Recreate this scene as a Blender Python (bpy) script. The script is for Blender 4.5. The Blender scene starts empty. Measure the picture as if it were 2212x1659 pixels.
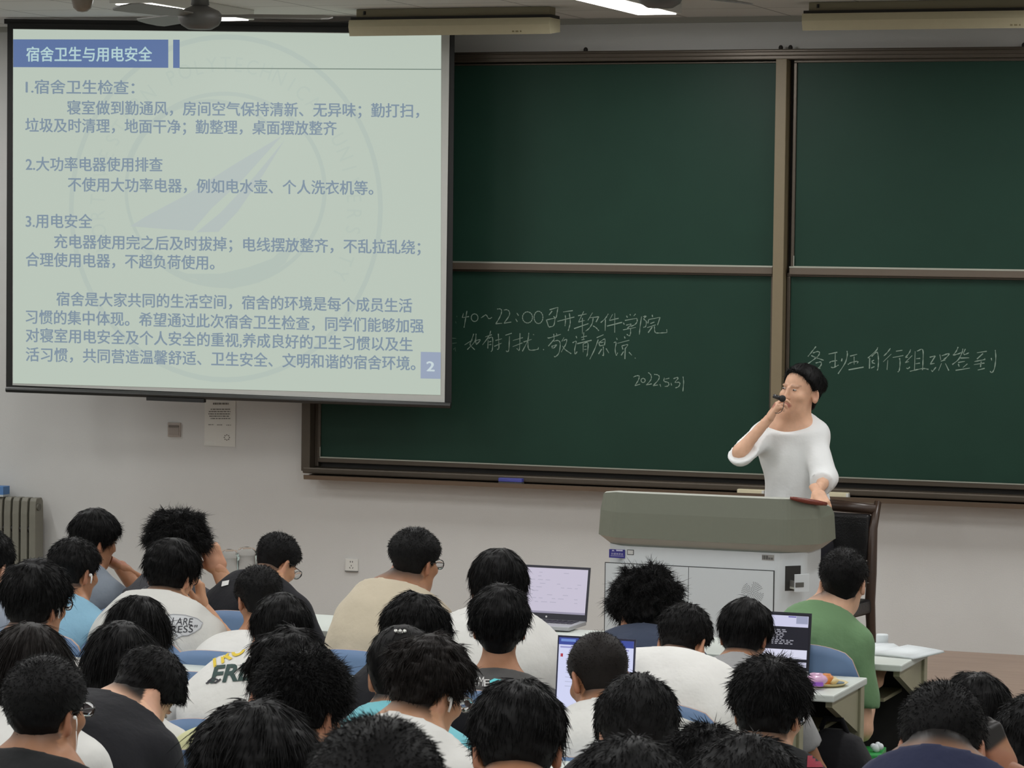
import bpy, bmesh, math, random
import numpy as np
from mathutils import Vector, Matrix
from mathutils.bvhtree import BVHTree

scene = bpy.context.scene
COL = scene.collection
PI = math.pi

# ---------------------------------------------------------------- camera
CF = 6650.0
CX, CY = 1106.0, 829.5
PSI, THE, ROLL = math.radians(20.15), math.radians(2.62), .0125
CAM = np.array([4.45, -16.54, 2.30])
FW = np.array([-math.sin(PSI) * math.cos(THE), math.cos(PSI) * math.cos(THE), -math.sin(THE)])
R0 = np.array([math.cos(PSI), math.sin(PSI), 0.0])
U0 = np.cross(R0, FW)
RT = math.cos(ROLL) * R0 + math.sin(ROLL) * U0
UP = -math.sin(ROLL) * R0 + math.cos(ROLL) * U0
cam_d = bpy.data.cameras.new('camera')
cam_d.sensor_width = 36.0
cam_d.lens = CF * 36.0 / 2212.0
cam_d.clip_end = 200
cam_d.dof.use_dof = True
cam_d.dof.focus_distance = 13.0
cam_d.dof.aperture_fstop = 34.0
cam_o = bpy.data.objects.new('camera', cam_d)
COL.objects.link(cam_o)
M = Matrix.Identity(4)
for i in range(3):
    M[i][0], M[i][1], M[i][2], M[i][3] = RT[i], UP[i], -FW[i], CAM[i]
cam_o.matrix_world = M
scene.camera = cam_o

# ---------------------------------------------------------------- world, exposure, room lights
scene.view_settings.view_transform = 'Standard'
scene.view_settings.look = 'None'
scene.view_settings.exposure = 0.0
scene.view_settings.gamma = 1.0
scene.view_settings.use_curve_mapping = False
scene.cycles.max_bounces = 8
scene.cycles.diffuse_bounces = 5
w = bpy.data.worlds.new('night')
scene.world = w
w.use_nodes = True
w.node_tree.nodes['Background'].inputs[0].default_value = (.05, .06, .08, 1)
w.node_tree.nodes['Background'].inputs[1].default_value = .3

CEIL = 3.57
STRIP_X = (-5.4, -2.93, -.46, 2.0, 4.4)
STRIP_Y = (-1.6, -4.2, -6.8, -9.4, -12.0, -14.6, -17.2)
LIGHT_W = 18.0
FRONT_W = 25.0
def lamp_light(x, y, power):
    l = bpy.data.lights.new('fluorescent_light', 'AREA')
    l.shape = 'RECTANGLE'
    l.size, l.size_y = .2, 1.16
    l.energy = power
    l.color = (.985, .99, 1.0)
    o = bpy.data.objects.new('fluorescent_light', l)
    o.location = (x, y, CEIL - .062)
    COL.objects.link(o)
for _x in STRIP_X:
    for _y in STRIP_Y:
        lamp_light(_x, _y, FRONT_W if _y > -2 else LIGHT_W)

# ---------------------------------------------------------------- helpers
def ray(px, py):
    return FW + (px - CX) / CF * RT - (py - CY) / CF * UP
def at(px, py, d):
    return CAM + d * ray(px, py)
def onY(px, py, y):
    v = ray(px, py)
    return CAM + v * (y - CAM[1]) / v[1]
def onZ(px, py, z):
    v = ray(px, py)
    return CAM + v * (z - CAM[2]) / v[2]
def onP(px, py, p, n):
    v = ray(px, py)
    return CAM + v * (np.dot(np.asarray(p) - CAM, n) / np.dot(v, n))
def depth_of(p):
    return float(np.dot(np.asarray(p) - CAM, FW))

def srgb(r, g, b):
    def f(c):
        c /= 255.0
        return c / 12.92 if c <= .04045 else ((c + .055) / 1.055) ** 2.4
    return (f(r), f(g), f(b))

def mat(name, col, rough=.6, metal=0.0, spec=.5, emit=None, es=1.0, noise=0.0, nscale=30.0, bump=0.0, bscale=80.0, alpha=None, trans=0.0, sheen=0.0, coat=0.0):
    m = bpy.data.materials.new(name)
    m.use_nodes = True
    nt = m.node_tree
    b = nt.nodes['Principled BSDF']
    b.inputs['Base Color'].default_value = (*col, 1)
    b.inputs['Roughness'].default_value = rough
    b.inputs['Metallic'].default_value = metal
    b.inputs['Specular IOR Level'].default_value = spec
    if sheen: b.inputs['Sheen Weight'].default_value = sheen
    if coat: b.inputs['Coat Weight'].default_value = coat
    if trans: b.inputs['Transmission Weight'].default_value = trans
    if emit is not None:
        b.inputs['Emission Color'].default_value = (*emit, 1)
        b.inputs['Emission Strength'].default_value = es
    if noise or bump:
        tc = nt.nodes.new('ShaderNodeTexCoord')
    if noise:
        n = nt.nodes.new('ShaderNodeTexNoise')
        n.inputs['Scale'].default_value = nscale
        n.inputs['Detail'].default_value = 4
        nt.links.new(tc.outputs['Object'], n.inputs['Vector'])
        mx = nt.nodes.new('ShaderNodeMix'); mx.data_type = 'RGBA'
        mx.inputs[6].default_value = (*[c * (1 - noise) for c in col], 1)
        mx.inputs[7].default_value = (*[min(1, c * (1 + noise)) for c in col], 1)
        nt.links.new(n.outputs['Fac'], mx.inputs[0])
        nt.links.new(mx.outputs[2], b.inputs['Base Color'])
    if bump:
        n2 = nt.nodes.new('ShaderNodeTexNoise')
        n2.inputs['Scale'].default_value = bscale
        n2.inputs['Detail'].default_value = 3
        nt.links.new(tc.outputs['Object'], n2.inputs['Vector'])
        bp = nt.nodes.new('ShaderNodeBump')
        bp.inputs['Strength'].default_value = bump
        bp.inputs['Distance'].default_value = .01
        nt.links.new(n2.outputs['Fac'], bp.inputs['Height'])
        nt.links.new(bp.outputs['Normal'], b.inputs['Normal'])
    return m

def link_mesh(name, me, parent=None, loc=None):
    o = bpy.data.objects.new(name, me)
    COL.objects.link(o)
    if parent is not None:
        o.parent = parent
    if loc is not None:
        o.location = loc
    return o

def tag(o, label=None, cat=None, group=None, kind=None):
    if label: o['label'] = label
    if cat: o['category'] = cat
    if group: o['group'] = group
    if kind: o['kind'] = kind
    return o

def empty(name, loc=(0, 0, 0), rz=0.0):
    o = bpy.data.objects.new(name, None)
    o.empty_display_size = .05
    o.location = loc
    o.rotation_euler = (0, 0, rz)
    COL.objects.link(o)
    return o

class MB:
    """collects shapes, builds ONE mesh object"""
    def __init__(self):
        self.v = []; self.f = []; self.m = []; self.s = []
        self.mi = 0; self.smooth = False
    def add(self, vs, fs):
        k = len(self.v)
        self.v += [tuple(float(c) for c in p) for p in vs]
        self.f += [tuple(i + k for i in q) for q in fs]
        self.m += [self.mi] * len(fs)
        self.s += [self.smooth] * len(fs)
        return self
    def box(self, a, b):
        x0, y0, z0 = [min(a[i], b[i]) for i in range(3)]
        x1, y1, z1 = [max(a[i], b[i]) for i in range(3)]
        vs = [(x0, y0, z0), (x1, y0, z0), (x1, y1, z0), (x0, y1, z0), (x0, y0, z1), (x1, y0, z1), (x1, y1, z1), (x0, y1, z1)]
        return self.add(vs, [(0, 3, 2, 1), (4, 5, 6, 7), (0, 1, 5, 4), (1, 2, 6, 5), (2, 3, 7, 6), (3, 0, 4, 7)])
    def obox(self, c, ax, ay, az):
        c = np.asarray(c, float); ax, ay, az = [np.asarray(q, float) for q in (ax, ay, az)]
        vs = [c + sx * ax + sy * ay + sz * az for sz in (-1, 1) for sx, sy in ((-1, -1), (1, -1), (1, 1), (-1, 1))]
        return self.add(vs, [(0, 3, 2, 1), (4, 5, 6, 7), (0, 1, 5, 4), (1, 2, 6, 5), (2, 3, 7, 6), (3, 0, 4, 7)])
    def prism(self, poly, d):
        """poly: 3D points, extruded by vector d"""
        n = len(poly); d = np.asarray(d, float)
        vs = [np.asarray(p, float) for p in poly] + [np.asarray(p, float) + d for p in poly]
        fs = [tuple(range(n))[::-1], tuple(range(n, 2 * n))] + [(i, (i + 1) % n, n + (i + 1) % n, n + i) for i in range(n)]
        return self.add(vs, fs)
    def tube(self, pts, r, n=8, cap=True):
        pts = [np.asarray(p, float) for p in pts]
        rs = r if hasattr(r, '__len__') else [r] * len(pts)
        vs = []; fs = []
        ref = None
        for i, p in enumerate(pts):
            t = pts[min(i + 1, len(pts) - 1)] - pts[max(i - 1, 0)]
            t = t / (np.linalg.norm(t) + 1e-12)
            if ref is None:
                ref = np.array([0, 0, 1.0]) if abs(t[2]) < .9 else np.array([1.0, 0, 0])
            a = np.cross(t, ref); a /= np.linalg.norm(a) + 1e-12
            b = np.cross(a, t); ref = b
            for k in range(n):
                an = 2 * PI * k / n
                vs.append(p + rs[i] * (math.cos(an) * a + math.sin(an) * b))
        for i in range(len(pts) - 1):
            for k in range(n):
                k2 = (k + 1) % n
                fs.append((i * n + k, i * n + k2, (i + 1) * n + k2, (i + 1) * n + k))
        if cap:
            fs.append(tuple(range(n))); fs.append(tuple(range((len(pts) - 1) * n, len(pts) * n))[::-1])
        return self.add(vs, fs)
    def lathe(self, prof, c=(0, 0, 0), n=24, axis='z'):
        vs = []; fs = []
        for (r, h) in prof:
            for k in range(n):
                a = 2 * PI * k / n
                q = (r * math.cos(a), r * math.sin(a), h)
                if axis == 'y': q = (q[0], q[2], q[1])
                if axis == 'x': q = (q[2], q[0], q[1])
                vs.append((q[0] + c[0], q[1] + c[1], q[2] + c[2]))
        for i in range(len(prof) - 1):
            for k in range(n):
                k2 = (k + 1) % n
                fs.append((i * n + k, i * n + k2, (i + 1) * n + k2, (i + 1) * n + k))
        fs.append(tuple(range(n))[::-1]); fs.append(tuple(range((len(prof) - 1) * n, len(prof) * n)))
        return self.add(vs, fs)
    def sphere(self, c, r, n=16, k=10):
        r = r if hasattr(r, '__len__') else (r, r, r)
        vs = []; fs = []
        for i in range(k + 1):
            th = PI * i / k
            for j in range(n):
                a = 2 * PI * j / n
                vs.append((c[0] + r[0] * math.sin(th) * math.cos(a), c[1] + r[1] * math.sin(th) * math.sin(a), c[2] + r[2] * math.cos(th)))
        for i in range(k):
            for j in range(n):
                j2 = (j + 1) % n
                fs.append((i * n + j, (i + 1) * n + j, (i + 1) * n + j2, i * n + j2))
        return self.add(vs, fs)
    def build(self, name, mats, parent=None, loc=None, bevel=0.0, bseg=2, autosmooth=True):
        me = bpy.data.meshes.new(name)
        me.from_pydata(self.v, [], self.f)
        mats = mats if isinstance(mats, (list, tuple)) else [mats]
        for m in mats: me.materials.append(m)
        me.polygons.foreach_set('material_index', self.m)
        me.polygons.foreach_set('use_smooth', self.s)
        bm = bmesh.new(); bm.from_mesh(me)
        bmesh.ops.recalc_face_normals(bm, faces=bm.faces)
        if bevel:
            es = [e for e in bm.edges if len(e.link_faces) == 2 and e.calc_face_angle(0) > .5]
            bmesh.ops.bevel(bm, geom=es, offset=bevel, segments=bseg, affect='EDGES', profile=.6, clamp_overlap=True)
        bm.to_mesh(me); bm.free()
        return link_mesh(name, me, parent, loc)

def curve_text(s, bold=0.0, font=None):
    """text -> (verts Nx3 with width/height normalised info, faces)"""
    cu = bpy.data.curves.new('glyphs', 'FONT')
    cu.body = s
    cu.size = 1.0
    cu.offset = bold
    cu.resolution_u = 3
    o = bpy.data.objects.new('glyphs', cu)
    COL.objects.link(o)
    dg = bpy.context.evaluated_depsgraph_get()
    me = bpy.data.meshes.new_from_object(o.evaluated_get(dg))
    vs = np.array([v.co[:] for v in me.vertices]) if len(me.vertices) else np.zeros((0, 3))
    fs = [tuple(p.vertices) for p in me.polygons]
    bpy.data.objects.remove(o); bpy.data.curves.remove(cu); bpy.data.meshes.remove(me)
    return vs, fs
# ---------------------------------------------------------------- implicit surfaces for bodies, clothes and hair
def surface_nets(xs, ys, zs, F):
    S = F < 0
    cnt = np.zeros(tuple(n - 1 for n in F.shape), np.int8)
    for a in (0, 1):
        for b in (0, 1):
            for c in (0, 1):
                cnt += S[a:a + F.shape[0] - 1, b:b + F.shape[1] - 1, c:c + F.shape[2] - 1]
    act = (cnt > 0) & (cnt < 8)
    I, J, K = np.nonzero(act)
    idx = -np.ones(act.shape, np.int64)
    idx[I, J, K] = np.arange(len(I))
    X = (xs[I], xs[I + 1]); Yy = (ys[J], ys[J + 1]); Zz = (zs[K], zs[K + 1])
    vals = {}
    for a in (0, 1):
        for b in (0, 1):
            for c in (0, 1):
                vals[a, b, c] = F[I + a, J + b, K + c]
    acc = np.zeros((len(I), 3)); num = np.zeros(len(I))
    corners = list(vals)
    for c0 in corners:
        for ax in range(3):
            if c0[ax] == 1: continue
            c1 = list(c0); c1[ax] = 1; c1 = tuple(c1)
            f0, f1 = vals[c0], vals[c1]
            cr = (f0 < 0) != (f1 < 0)
            t = np.where(cr, f0 / np.where(cr, f0 - f1, 1), 0)
            p = [X[c0[0]], Yy[c0[1]], Zz[c0[2]]]
            q = [X[c1[0]], Yy[c1[1]], Zz[c1[2]]]
            for d in range(3):
                acc[:, d] += np.where(cr, p[d] + t * (q[d] - p[d]), 0)
            num += cr
    V = acc / np.maximum(num, 1)[:, None]
    quads = []
    def emit(sel, i, j, k, cells):
        q = np.stack([idx[c[0], c[1], c[2]] for c in cells], 1)
        ok = (q >= 0).all(1)
        q, s = q[ok], sel[ok]
        q[s] = q[s][:, ::-1]
        quads.append(q)
    A, B = S[:-1], S[1:]
    i, j, k = np.nonzero((A != B)[:, 1:-1, 1:-1]); j = j + 1; k = k + 1
    emit(~S[i, j, k], i, j, k, [(i, j - 1, k - 1), (i, j, k - 1), (i, j, k), (i, j - 1, k)])
    A, B = S[:, :-1], S[:, 1:]
    i, j, k = np.nonzero((A != B)[1:-1, :, 1:-1]); i = i + 1; k = k + 1
    emit(S[i, j, k], i, j, k, [(i - 1, j, k - 1), (i, j, k - 1), (i, j, k), (i - 1, j, k)])
    A, B = S[:, :, :-1], S[:, :, 1:]
    i, j, k = np.nonzero((A != B)[1:-1, 1:-1, :]); i = i + 1; j = j + 1
    emit(~S[i, j, k], i, j, k, [(i - 1, j - 1, k), (i, j - 1, k), (i, j, k), (i - 1, j, k)])
    return V, np.concatenate(quads) if quads else np.zeros((0, 4), int)

def array_mesh(name, V, quads, tris=None, mats=(), smooth=True, attr=None):
    me = bpy.data.meshes.new(name)
    nq = len(quads); nt = 0 if tris is None else len(tris)
    me.vertices.add(len(V))
    me.vertices.foreach_set('co', np.asarray(V, np.float32).ravel())
    me.loops.add(nq * 4 + nt * 3)
    li = np.asarray(quads, np.int32).ravel()
    if nt: li = np.concatenate([li, np.asarray(tris, np.int32).ravel()])
    me.loops.foreach_set('vertex_index', li)
    me.polygons.add(nq + nt)
    st = np.arange(nq) * 4
    if nt: st = np.concatenate([st, nq * 4 + np.arange(nt) * 3])
    me.polygons.foreach_set('loop_start', st.astype(np.int32))
    me.update(calc_edges=True)
    me.polygons.foreach_set('use_smooth', [smooth] * (nq + nt))
    for m in mats: me.materials.append(m)
    if attr is not None:
        a = me.color_attributes.new('tint', 'FLOAT_COLOR', 'POINT')
        a.data.foreach_set('color', np.asarray(attr, np.float32).ravel())
    return me

def vnormals(V, Q):
    n = np.cross(V[Q[:, 2]] - V[Q[:, 0]], V[Q[:, 3]] - V[Q[:, 1]])
    N = np.zeros_like(V)
    for c in range(4): np.add.at(N, Q[:, c], n)
    return N / (np.linalg.norm(N, axis=1, keepdims=True) + 1e-12)

def smin(a, b, k):
    h = np.maximum(k - np.abs(a - b), 0) / k
    return np.minimum(a, b) - h * h * k * .25
def smax(a, b, k):
    return -smin(-a, -b, k)
def sstep(a, b, x):
    t = np.clip((x - a) / (b - a), 0, 1)
    return t * t * (3 - 2 * t)
def ell(P, c, r):
    q = (P - np.asarray(c, np.float32))
    r = np.asarray(r, np.float32)
    k0 = np.sqrt((((q / r)) ** 2).sum(1)); k1 = np.sqrt((((q / (r * r))) ** 2).sum(1))
    return k0 * (k0 - 1) / (k1 + 1e-9)
def cone(P, a, b, ra, rb):
    a = np.asarray(a, np.float32); b = np.asarray(b, np.float32)
    ab = b - a
    t = np.clip(((P - a) @ ab) / (ab @ ab + 1e-12), 0, 1)
    return np.linalg.norm(P - a - t[:, None] * ab, axis=1) - (ra + (rb - ra) * t)
def rotx(a):
    c, s = math.cos(a), math.sin(a); return np.array([[1, 0, 0], [0, c, -s], [0, s, c]])
def roty(a):
    c, s = math.cos(a), math.sin(a); return np.array([[c, 0, s], [0, 1, 0], [-s, 0, c]])
def rotz(a):
    c, s = math.cos(a), math.sin(a); return np.array([[c, -s, 0], [s, c, 0], [0, 0, 1]])

def axis_pts(lo, hi, flo, fhi, fine, coarse):
    out = list(np.arange(lo, flo, coarse)) + list(np.arange(flo, fhi, fine)) + list(np.arange(fhi, hi + coarse, coarse))
    return np.array(sorted(set(round(x, 5) for x in out)), np.float32)
def grid_eval(xs, ys, zs, fn):
    G = np.stack(np.meshgrid(xs, ys, zs, indexing='ij'), -1).reshape(-1, 3).astype(np.float32)
    out = np.empty(len(G), np.float32)
    CH = 200000
    for i in range(0, len(G), CH): out[i:i + CH] = fn(G[i:i + CH])
    return out.reshape(len(xs), len(ys), len(zs))

# ---- head, in the head's own frame: x to its right, y to its face, z up, origin between the ears
def head_sdf(P, fem=0.0):
    d = ell(P, (0, -.010, .032), (.0745, .0955, .087))
    d = smin(d, ell(P, (0, .030, -.035), (.061, .064, .086)), .03)
    d = smin(d, ell(P, (0, .042, -.082), (.044 - .004 * fem, .046, .038)), .025)
    d = smin(d, ell(P, (0, .076, -.100), (.02, .014, .014)), .02)
    for s in (-1, 1):
        d = smin(d, ell(P, (s * .042, .066, -.018), (.022, .022, .02)), .02)
        d = smax(d, -ell(P, (s * .031, .104, .014), (.017, .016, .010)), .012)
        d = smin(d, cone(P, (s * .016, .094 - .005 * fem, .029), (s * .046, .083 - .005 * fem, .028), .0055, .004), .008)
    d = smin(d, cone(P, (0, .092, .016), (0, .106, -.022), .006, .0095), .010)
    for s in (-1, 1):
        d = smin(d, ell(P, (s * .0095, .098, -.027), (.0075, .009, .0065)), .006)
    d = smin(d, cone(P, (-.017, .088, -.056), (.017, .088, -.056), .006, .006), .006)
    d = smin(d, cone(P, (-.014, .086, -.067), (.014, .086, -.067), .007, .007), .006)
    d = smax(d, -cone(P, (-.022, .098, -.0615), (.022, .098, -.0615), .0025, .0025), .004)
    for s in (-1, 1):
        q = (P - np.array((s * .079, -.010, -.010), np.float32)) @ (rotz(s * .42) @ rotx(-.15)).astype(np.float32)
        e = ell(q, (0, 0, .004), (.0085, .0185, .030))
        e = smin(e, ell(q, (0, .004, -.020), (.008, .011, .013)), .01)
        e = smax(e, -ell(q, (s * .009, .005, .002), (.007, .009, .017)), .005)
        d = smin(d, e, .006)
    return d

def hand_shape(curl, spread=.0, thumb=.5, thick=1.0):
    """left hand, palm down, wrist at the origin, fingers to +y, thumb at +x"""
    pts = []
    for i, (x, L) in enumerate(((-.030, .052), (-.0105, .068), (.0115, .074), (.032, .066))):
        c = curl[i] if hasattr(curl, '__len__') else curl
        p = np.array([x, .088 - .006 * abs(i - 2), 0.0]); a = c * .7
        segs = [p]
        for k, fr in enumerate((.45, .31, .24)):
            dx = (i - 1.5) * spread
            p = p + L * fr * np.array([math.sin(dx), math.cos(dx) * math.cos(a), -math.sin(a)])
            segs.append(p); a += c
        pts.append(segs)
    th = [np.array([.022, .012, -.004]), np.array([.046, .036, -.010 - .012 * thumb]), np.array([.055 - .012 * thumb, .064, -.016 - .022 * thumb]), np.array([.055 - .025 * thumb, .088, -.018 - .030 * thumb])]
    def f(P):
        q = np.abs(P - np.array((.001, .048, 0), np.float32)) - np.array((.027, .034, .003), np.float32)
        d = np.linalg.norm(np.maximum(q, 0), axis=1) + np.minimum(q.max(1), 0) - .0115 * thick
        d = smin(d, cone(P * np.array((.8, 1, 1.1), np.float32), (0, -.05, 0), (0, .02, 0), .0235, .022), .02)
        for s in pts:
            g = 1e3
            for k in range(3):
                r0, r1 = ((.0092, .0086), (.0086, .0078), (.0078, .0066))[k]
                g = np.minimum(g, cone(P, s[k], s[k + 1], r0, r1))
            d = smin(d, g, .007)
        g = 1e3
        for k in range(3):
            r0, r1 = ((.0135, .0115), (.0115, .0095), (.0095, .0075))[k]
            g = np.minimum(g, cone(P, th[k], th[k + 1], r0, r1))
        return smin(d, g, .010)
    xs = np.arange(-.06, .085, .0032); ys = np.arange(-.055, .185, .0036); zs = np.arange(-.12, .04, .0032)
    return surface_nets(xs, ys, zs, grid_eval(xs, ys, zs, f))
HAND = {}
def hand_mesh(kind):
    if kind not in HAND:
        HAND[kind] = {'rest': lambda: hand_shape(.28, .06, .35), 'curl': lambda: hand_shape((.75, .7, .62, .5), .03, .7),
                      'dangle': lambda: hand_shape((.55, .5, .42, .35), .05, .5), 'grip': lambda: hand_shape((.95, .85, .62, .48), .02, .9),
                      'edge': lambda: hand_shape((.50, .48, .45, .42), .10, .45)}[kind]()
    return HAND[kind]

def ik(S, T, l1, l2, pole):
    S, T, pole = (np.asarray(q, float) for q in (S, T, pole))
    d = T - S; L = np.linalg.norm(d)
    L2 = min(max(L, abs(l1 - l2) + .01), (l1 + l2) * .995)
    u = d / (L + 1e-9)
    T = S + u * L2
    a = (l1 * l1 - l2 * l2 + L2 * L2) / (2 * L2)
    h = math.sqrt(max(l1 * l1 - a * a, 0))
    pv = pole - u * (pole @ u); pv /= np.linalg.norm(pv) + 1e-9
    return S + u * a + pv * h, T

def rnd_sines(rng, n, f0, f1):
    ks = []
    for _ in range(n):
        v = rng.normal(size=3); v /= np.linalg.norm(v)
        ks.append((v * rng.uniform(f0, f1), rng.uniform(0, 6.28)))
    def f(P):
        o = 0
        for k, ph in ks: o = o + np.sin(P @ k.astype(np.float32) + ph)
        return o / n
    return f

HAIR = {  # top and side thickness, nape height, fade, noise, strands: count, length, lift, width, droop, mess
    'short':  dict(top=.021, side=.008, nape=-.088, fade=.05, amp=.003, n=5200, L=.024, lift=.20, w=.0010, droop=.15, mess=.30),
    'crop':   dict(top=.014, side=.004, nape=-.085, fade=.065, amp=.0015, n=5200, L=.013, lift=.50, w=.0008, droop=.0, mess=.35),
    'buzz':   dict(top=.005, side=.002, nape=-.082, fade=.05, amp=.0006, n=5200, L=.006, lift=.85, w=.0007, droop=.0, mess=.3),
    'full':   dict(top=.030, side=.018, nape=-.092, fade=.045, amp=.004, n=6500, L=.042, lift=.07, w=.0010, droop=.35, mess=.16),
    'bowl':   dict(top=.026, side=.019, nape=-.085, fade=.025, amp=.0025, n=5500, L=.045, lift=.05, w=.0010, droop=.45, mess=.12),
    'fluffy': dict(top=.040, side=.024, nape=-.085, fade=.03, amp=.014, n=12000, L=.036, lift=.24, w=.0009, droop=.35, mess=.95),
    'spiky':  dict(top=.028, side=.011, nape=-.088, fade=.04, amp=.005, n=6500, L=.034, lift=.26, w=.0010, droop=.10, mess=.38),
    'curly':  dict(top=.036, side=.018, nape=-.085, fade=.04, amp=.008, n=9000, L=.034, lift=.42, w=.0010, droop=.3, mess=.8),
    'long':   dict(top=.024, side=.020, nape=-.20, fade=.02, amp=.003, n=6000, L=.075, lift=.04, w=.0011, droop=.6, mess=.12),
    'tied':   dict(top=.014, side=.008, nape=-.095, fade=.03, amp=.0012, n=3500, L=.030, lift=.0, w=.0008, droop=.05, mess=.05),
}
FACE_N = np.array([0, .8, -.6], np.float32)

def hair_fields(st):
    top, side, nape, fade = st['top'], st['side'], st['nape'], st['fade']
    def taper(P):
        return sstep(nape - .01, nape + fade, P[:, 2] + .25 * np.maximum(P[:, 1], 0))
    def thick(P):
        wt = sstep(-.03, .075, P[:, 2])
        t = (side + (top - side) * wt) * (.35 + .65 * sstep(-.10, .0, P[:, 2]))
        s = taper(P)
        return t * s + (s - 1) * .008
    def face(P):
        return P @ FACE_N - st.get('face', .020)
    def ear(P):
        q = P.copy(); q[:, 0] = 0
        e = np.linalg.norm((q - np.array((0, -.002, -.022), np.float32)) / np.array((1, .026, .036), np.float32), axis=1) - 1
        return e * .028
    return taper, thick, face, ear

def make_hair(st, rng, down, lod=1.0):
    taper, thick, face, ear = hair_fields(st)
    n1 = rnd_sines(rng, 8, 60, 130); n2 = rnd_sines(rng, 6, 150, 330)
    lng = st['nape'] < -.1
    def f(P):
        d = smin(ell(P, (0, -.010, .032), (.0745, .0955, .087)), cone(P, (0, -.020, -.035), (0, -.034, -.125), .054, .045), .03)
        if lng:
            d = smin(d, ell(P, (0, -.052, -.085), (.072, .045, .115)), .05)
        d = d - thick(P) + st['amp'] * (1.6 * n1(P) + 1.0 * n2(P)) * sstep(-.08, 0, P[:, 2] + .02)
        d = smax(d, face(P) + .003 * n2(P), .012)
        if st['side'] < .016 and not lng: d = smax(d, -ear(P), .006)
        if st.get('bun') is not None: d = smin(d, ell(P, st['bun'], st['bunr']), .012)
        return d
    h = .0052 / max(lod, .6)
    xs = np.arange(-.135, .136, h); ys = np.arange(-.185, .145, h); zs = np.arange(-.235 if lng else -.125, .19, h)
    V, Q = surface_nets(xs, ys, zs, grid_eval(xs, ys, zs, f))
    N = vnormals(V, Q)
    n = int(st['n'] * lod)
    W = .25 + sstep(-.06, .06, V[:, 2])
    ci = rng.choice(len(V), n, p=W / W.sum())
    b = V[ci] - N[ci] * .003 + rng.normal(size=(n, 3)) * .0022
    nn = N[ci]
    crown = np.array(st.get('crown', (.01, -.045, .12)))
    g = b - crown
    tg = g - nn * (g * nn).sum(1, keepdims=True)
    tg /= np.linalg.norm(tg, axis=1, keepdims=True) + 1e-9
    D = tg * (1 - st['lift']) + nn * st['lift'] + rng.normal(size=(n, 3)) * st['mess'] * .5
    low = sstep(.02, -.06, b[:, 2])[:, None]
    D = D + low * np.array([0, 0, -.5]) - low * nn * st['lift'] * .6
    D /= np.linalg.norm(D, axis=1, keepdims=True)
    L = st['L'] * rng.uniform(.45, 1.15, n) * (1 - .75 * low[:, 0])
    # a few flyaway hairs
    fl = rng.random(n) < .02
    L = np.where(fl, L * 1.5, L)
    wdt = st['w'] * rng.uniform(.6, 1.3, n)
    side = np.cross(D, rng.normal(size=(n, 3))); side /= np.linalg.norm(side, axis=1, keepdims=True) + 1e-9
    up2 = np.cross(D, side)
    curl = rng.normal(size=(n, 3)) * st['mess'] * .3
    rings = []
    for k, (t, ww) in enumerate(((0, 1.0), (.4, .85), (.75, .55), (1.0, 0))):
        c = b + D * (L * t)[:, None] + (np.asarray(down)[None] * st['droop'] + curl) * (L * t * t)[:, None] * .7
        if k == 3: rings.append(c[:, None]); continue
        rings.append(np.stack([c + (side * math.cos(a) + up2 * math.sin(a)) * (wdt * ww)[:, None] for a in (0, 2.094, 4.189)], 1))
    SV = np.concatenate(rings, 1).reshape(-1, 3)      # 10 per strand
    o = np.arange(n)[:, None] * 10
    sq = []; stt = []
    for r in (0, 3):
        for k in range(3):
            k2 = (k + 1) % 3
            sq.append(o + np.array([[r + k, r + k2, r + 3 + k2, r + 3 + k]]))
    for k in range(3):
        stt.append(o + np.array([[6 + k, 6 + (k + 1) % 3, 9]]))
    SQ = np.concatenate(sq) + len(V); ST = np.concatenate(stt) + len(V)
    return np.concatenate([V, SV]), np.concatenate([Q, SQ]), ST
# ---------------------------------------------------------------- people
def skin_material(name, base, lip=(.36, .11, .09)):
    m = bpy.data.materials.new(name); m.use_nodes = True
    nt = m.node_tree; b = nt.nodes['Principled BSDF']
    a = nt.nodes.new('ShaderNodeVertexColor'); a.layer_name = 'tint'
    sp = nt.nodes.new('ShaderNodeSeparateColor')
    nt.links.new(a.outputs['Color'], sp.inputs[0])
    tc = nt.nodes.new('ShaderNodeTexCoord')
    n = nt.nodes.new('ShaderNodeTexNoise'); n.inputs['Scale'].default_value = 45; n.inputs['Detail'].default_value = 4
    nt.links.new(tc.outputs['Object'], n.inputs['Vector'])
    m0 = nt.nodes.new('ShaderNodeMix'); m0.data_type = 'RGBA'
    m0.inputs[6].default_value = (*[c * .88 for c in base], 1); m0.inputs[7].default_value = (*[min(1, c * 1.12) for c in base], 1)
    nt.links.new(n.outputs['Fac'], m0.inputs[0])
    m1 = nt.nodes.new('ShaderNodeMix'); m1.data_type = 'RGBA'
    nt.links.new(sp.outputs[1], m1.inputs[0]); nt.links.new(m0.outputs[2], m1.inputs[6]); m1.inputs[7].default_value = (*lip, 1)
    m2 = nt.nodes.new('ShaderNodeMix'); m2.data_type = 'RGBA'
    nt.links.new(sp.outputs[0], m2.inputs[0]); nt.links.new(m1.outputs[2], m2.inputs[6]); m2.inputs[7].default_value = (.012, .010, .009, 1)
    nt.links.new(m2.outputs[2], b.inputs['Base Color'])
    b.inputs['Roughness'].default_value = .5
    b.inputs['Specular IOR Level'].default_value = .35
    b.inputs['Subsurface Weight'].default_value = .08
    b.inputs['Subsurface Radius'].default_value = (.01, .004, .002)
    return m

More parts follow.
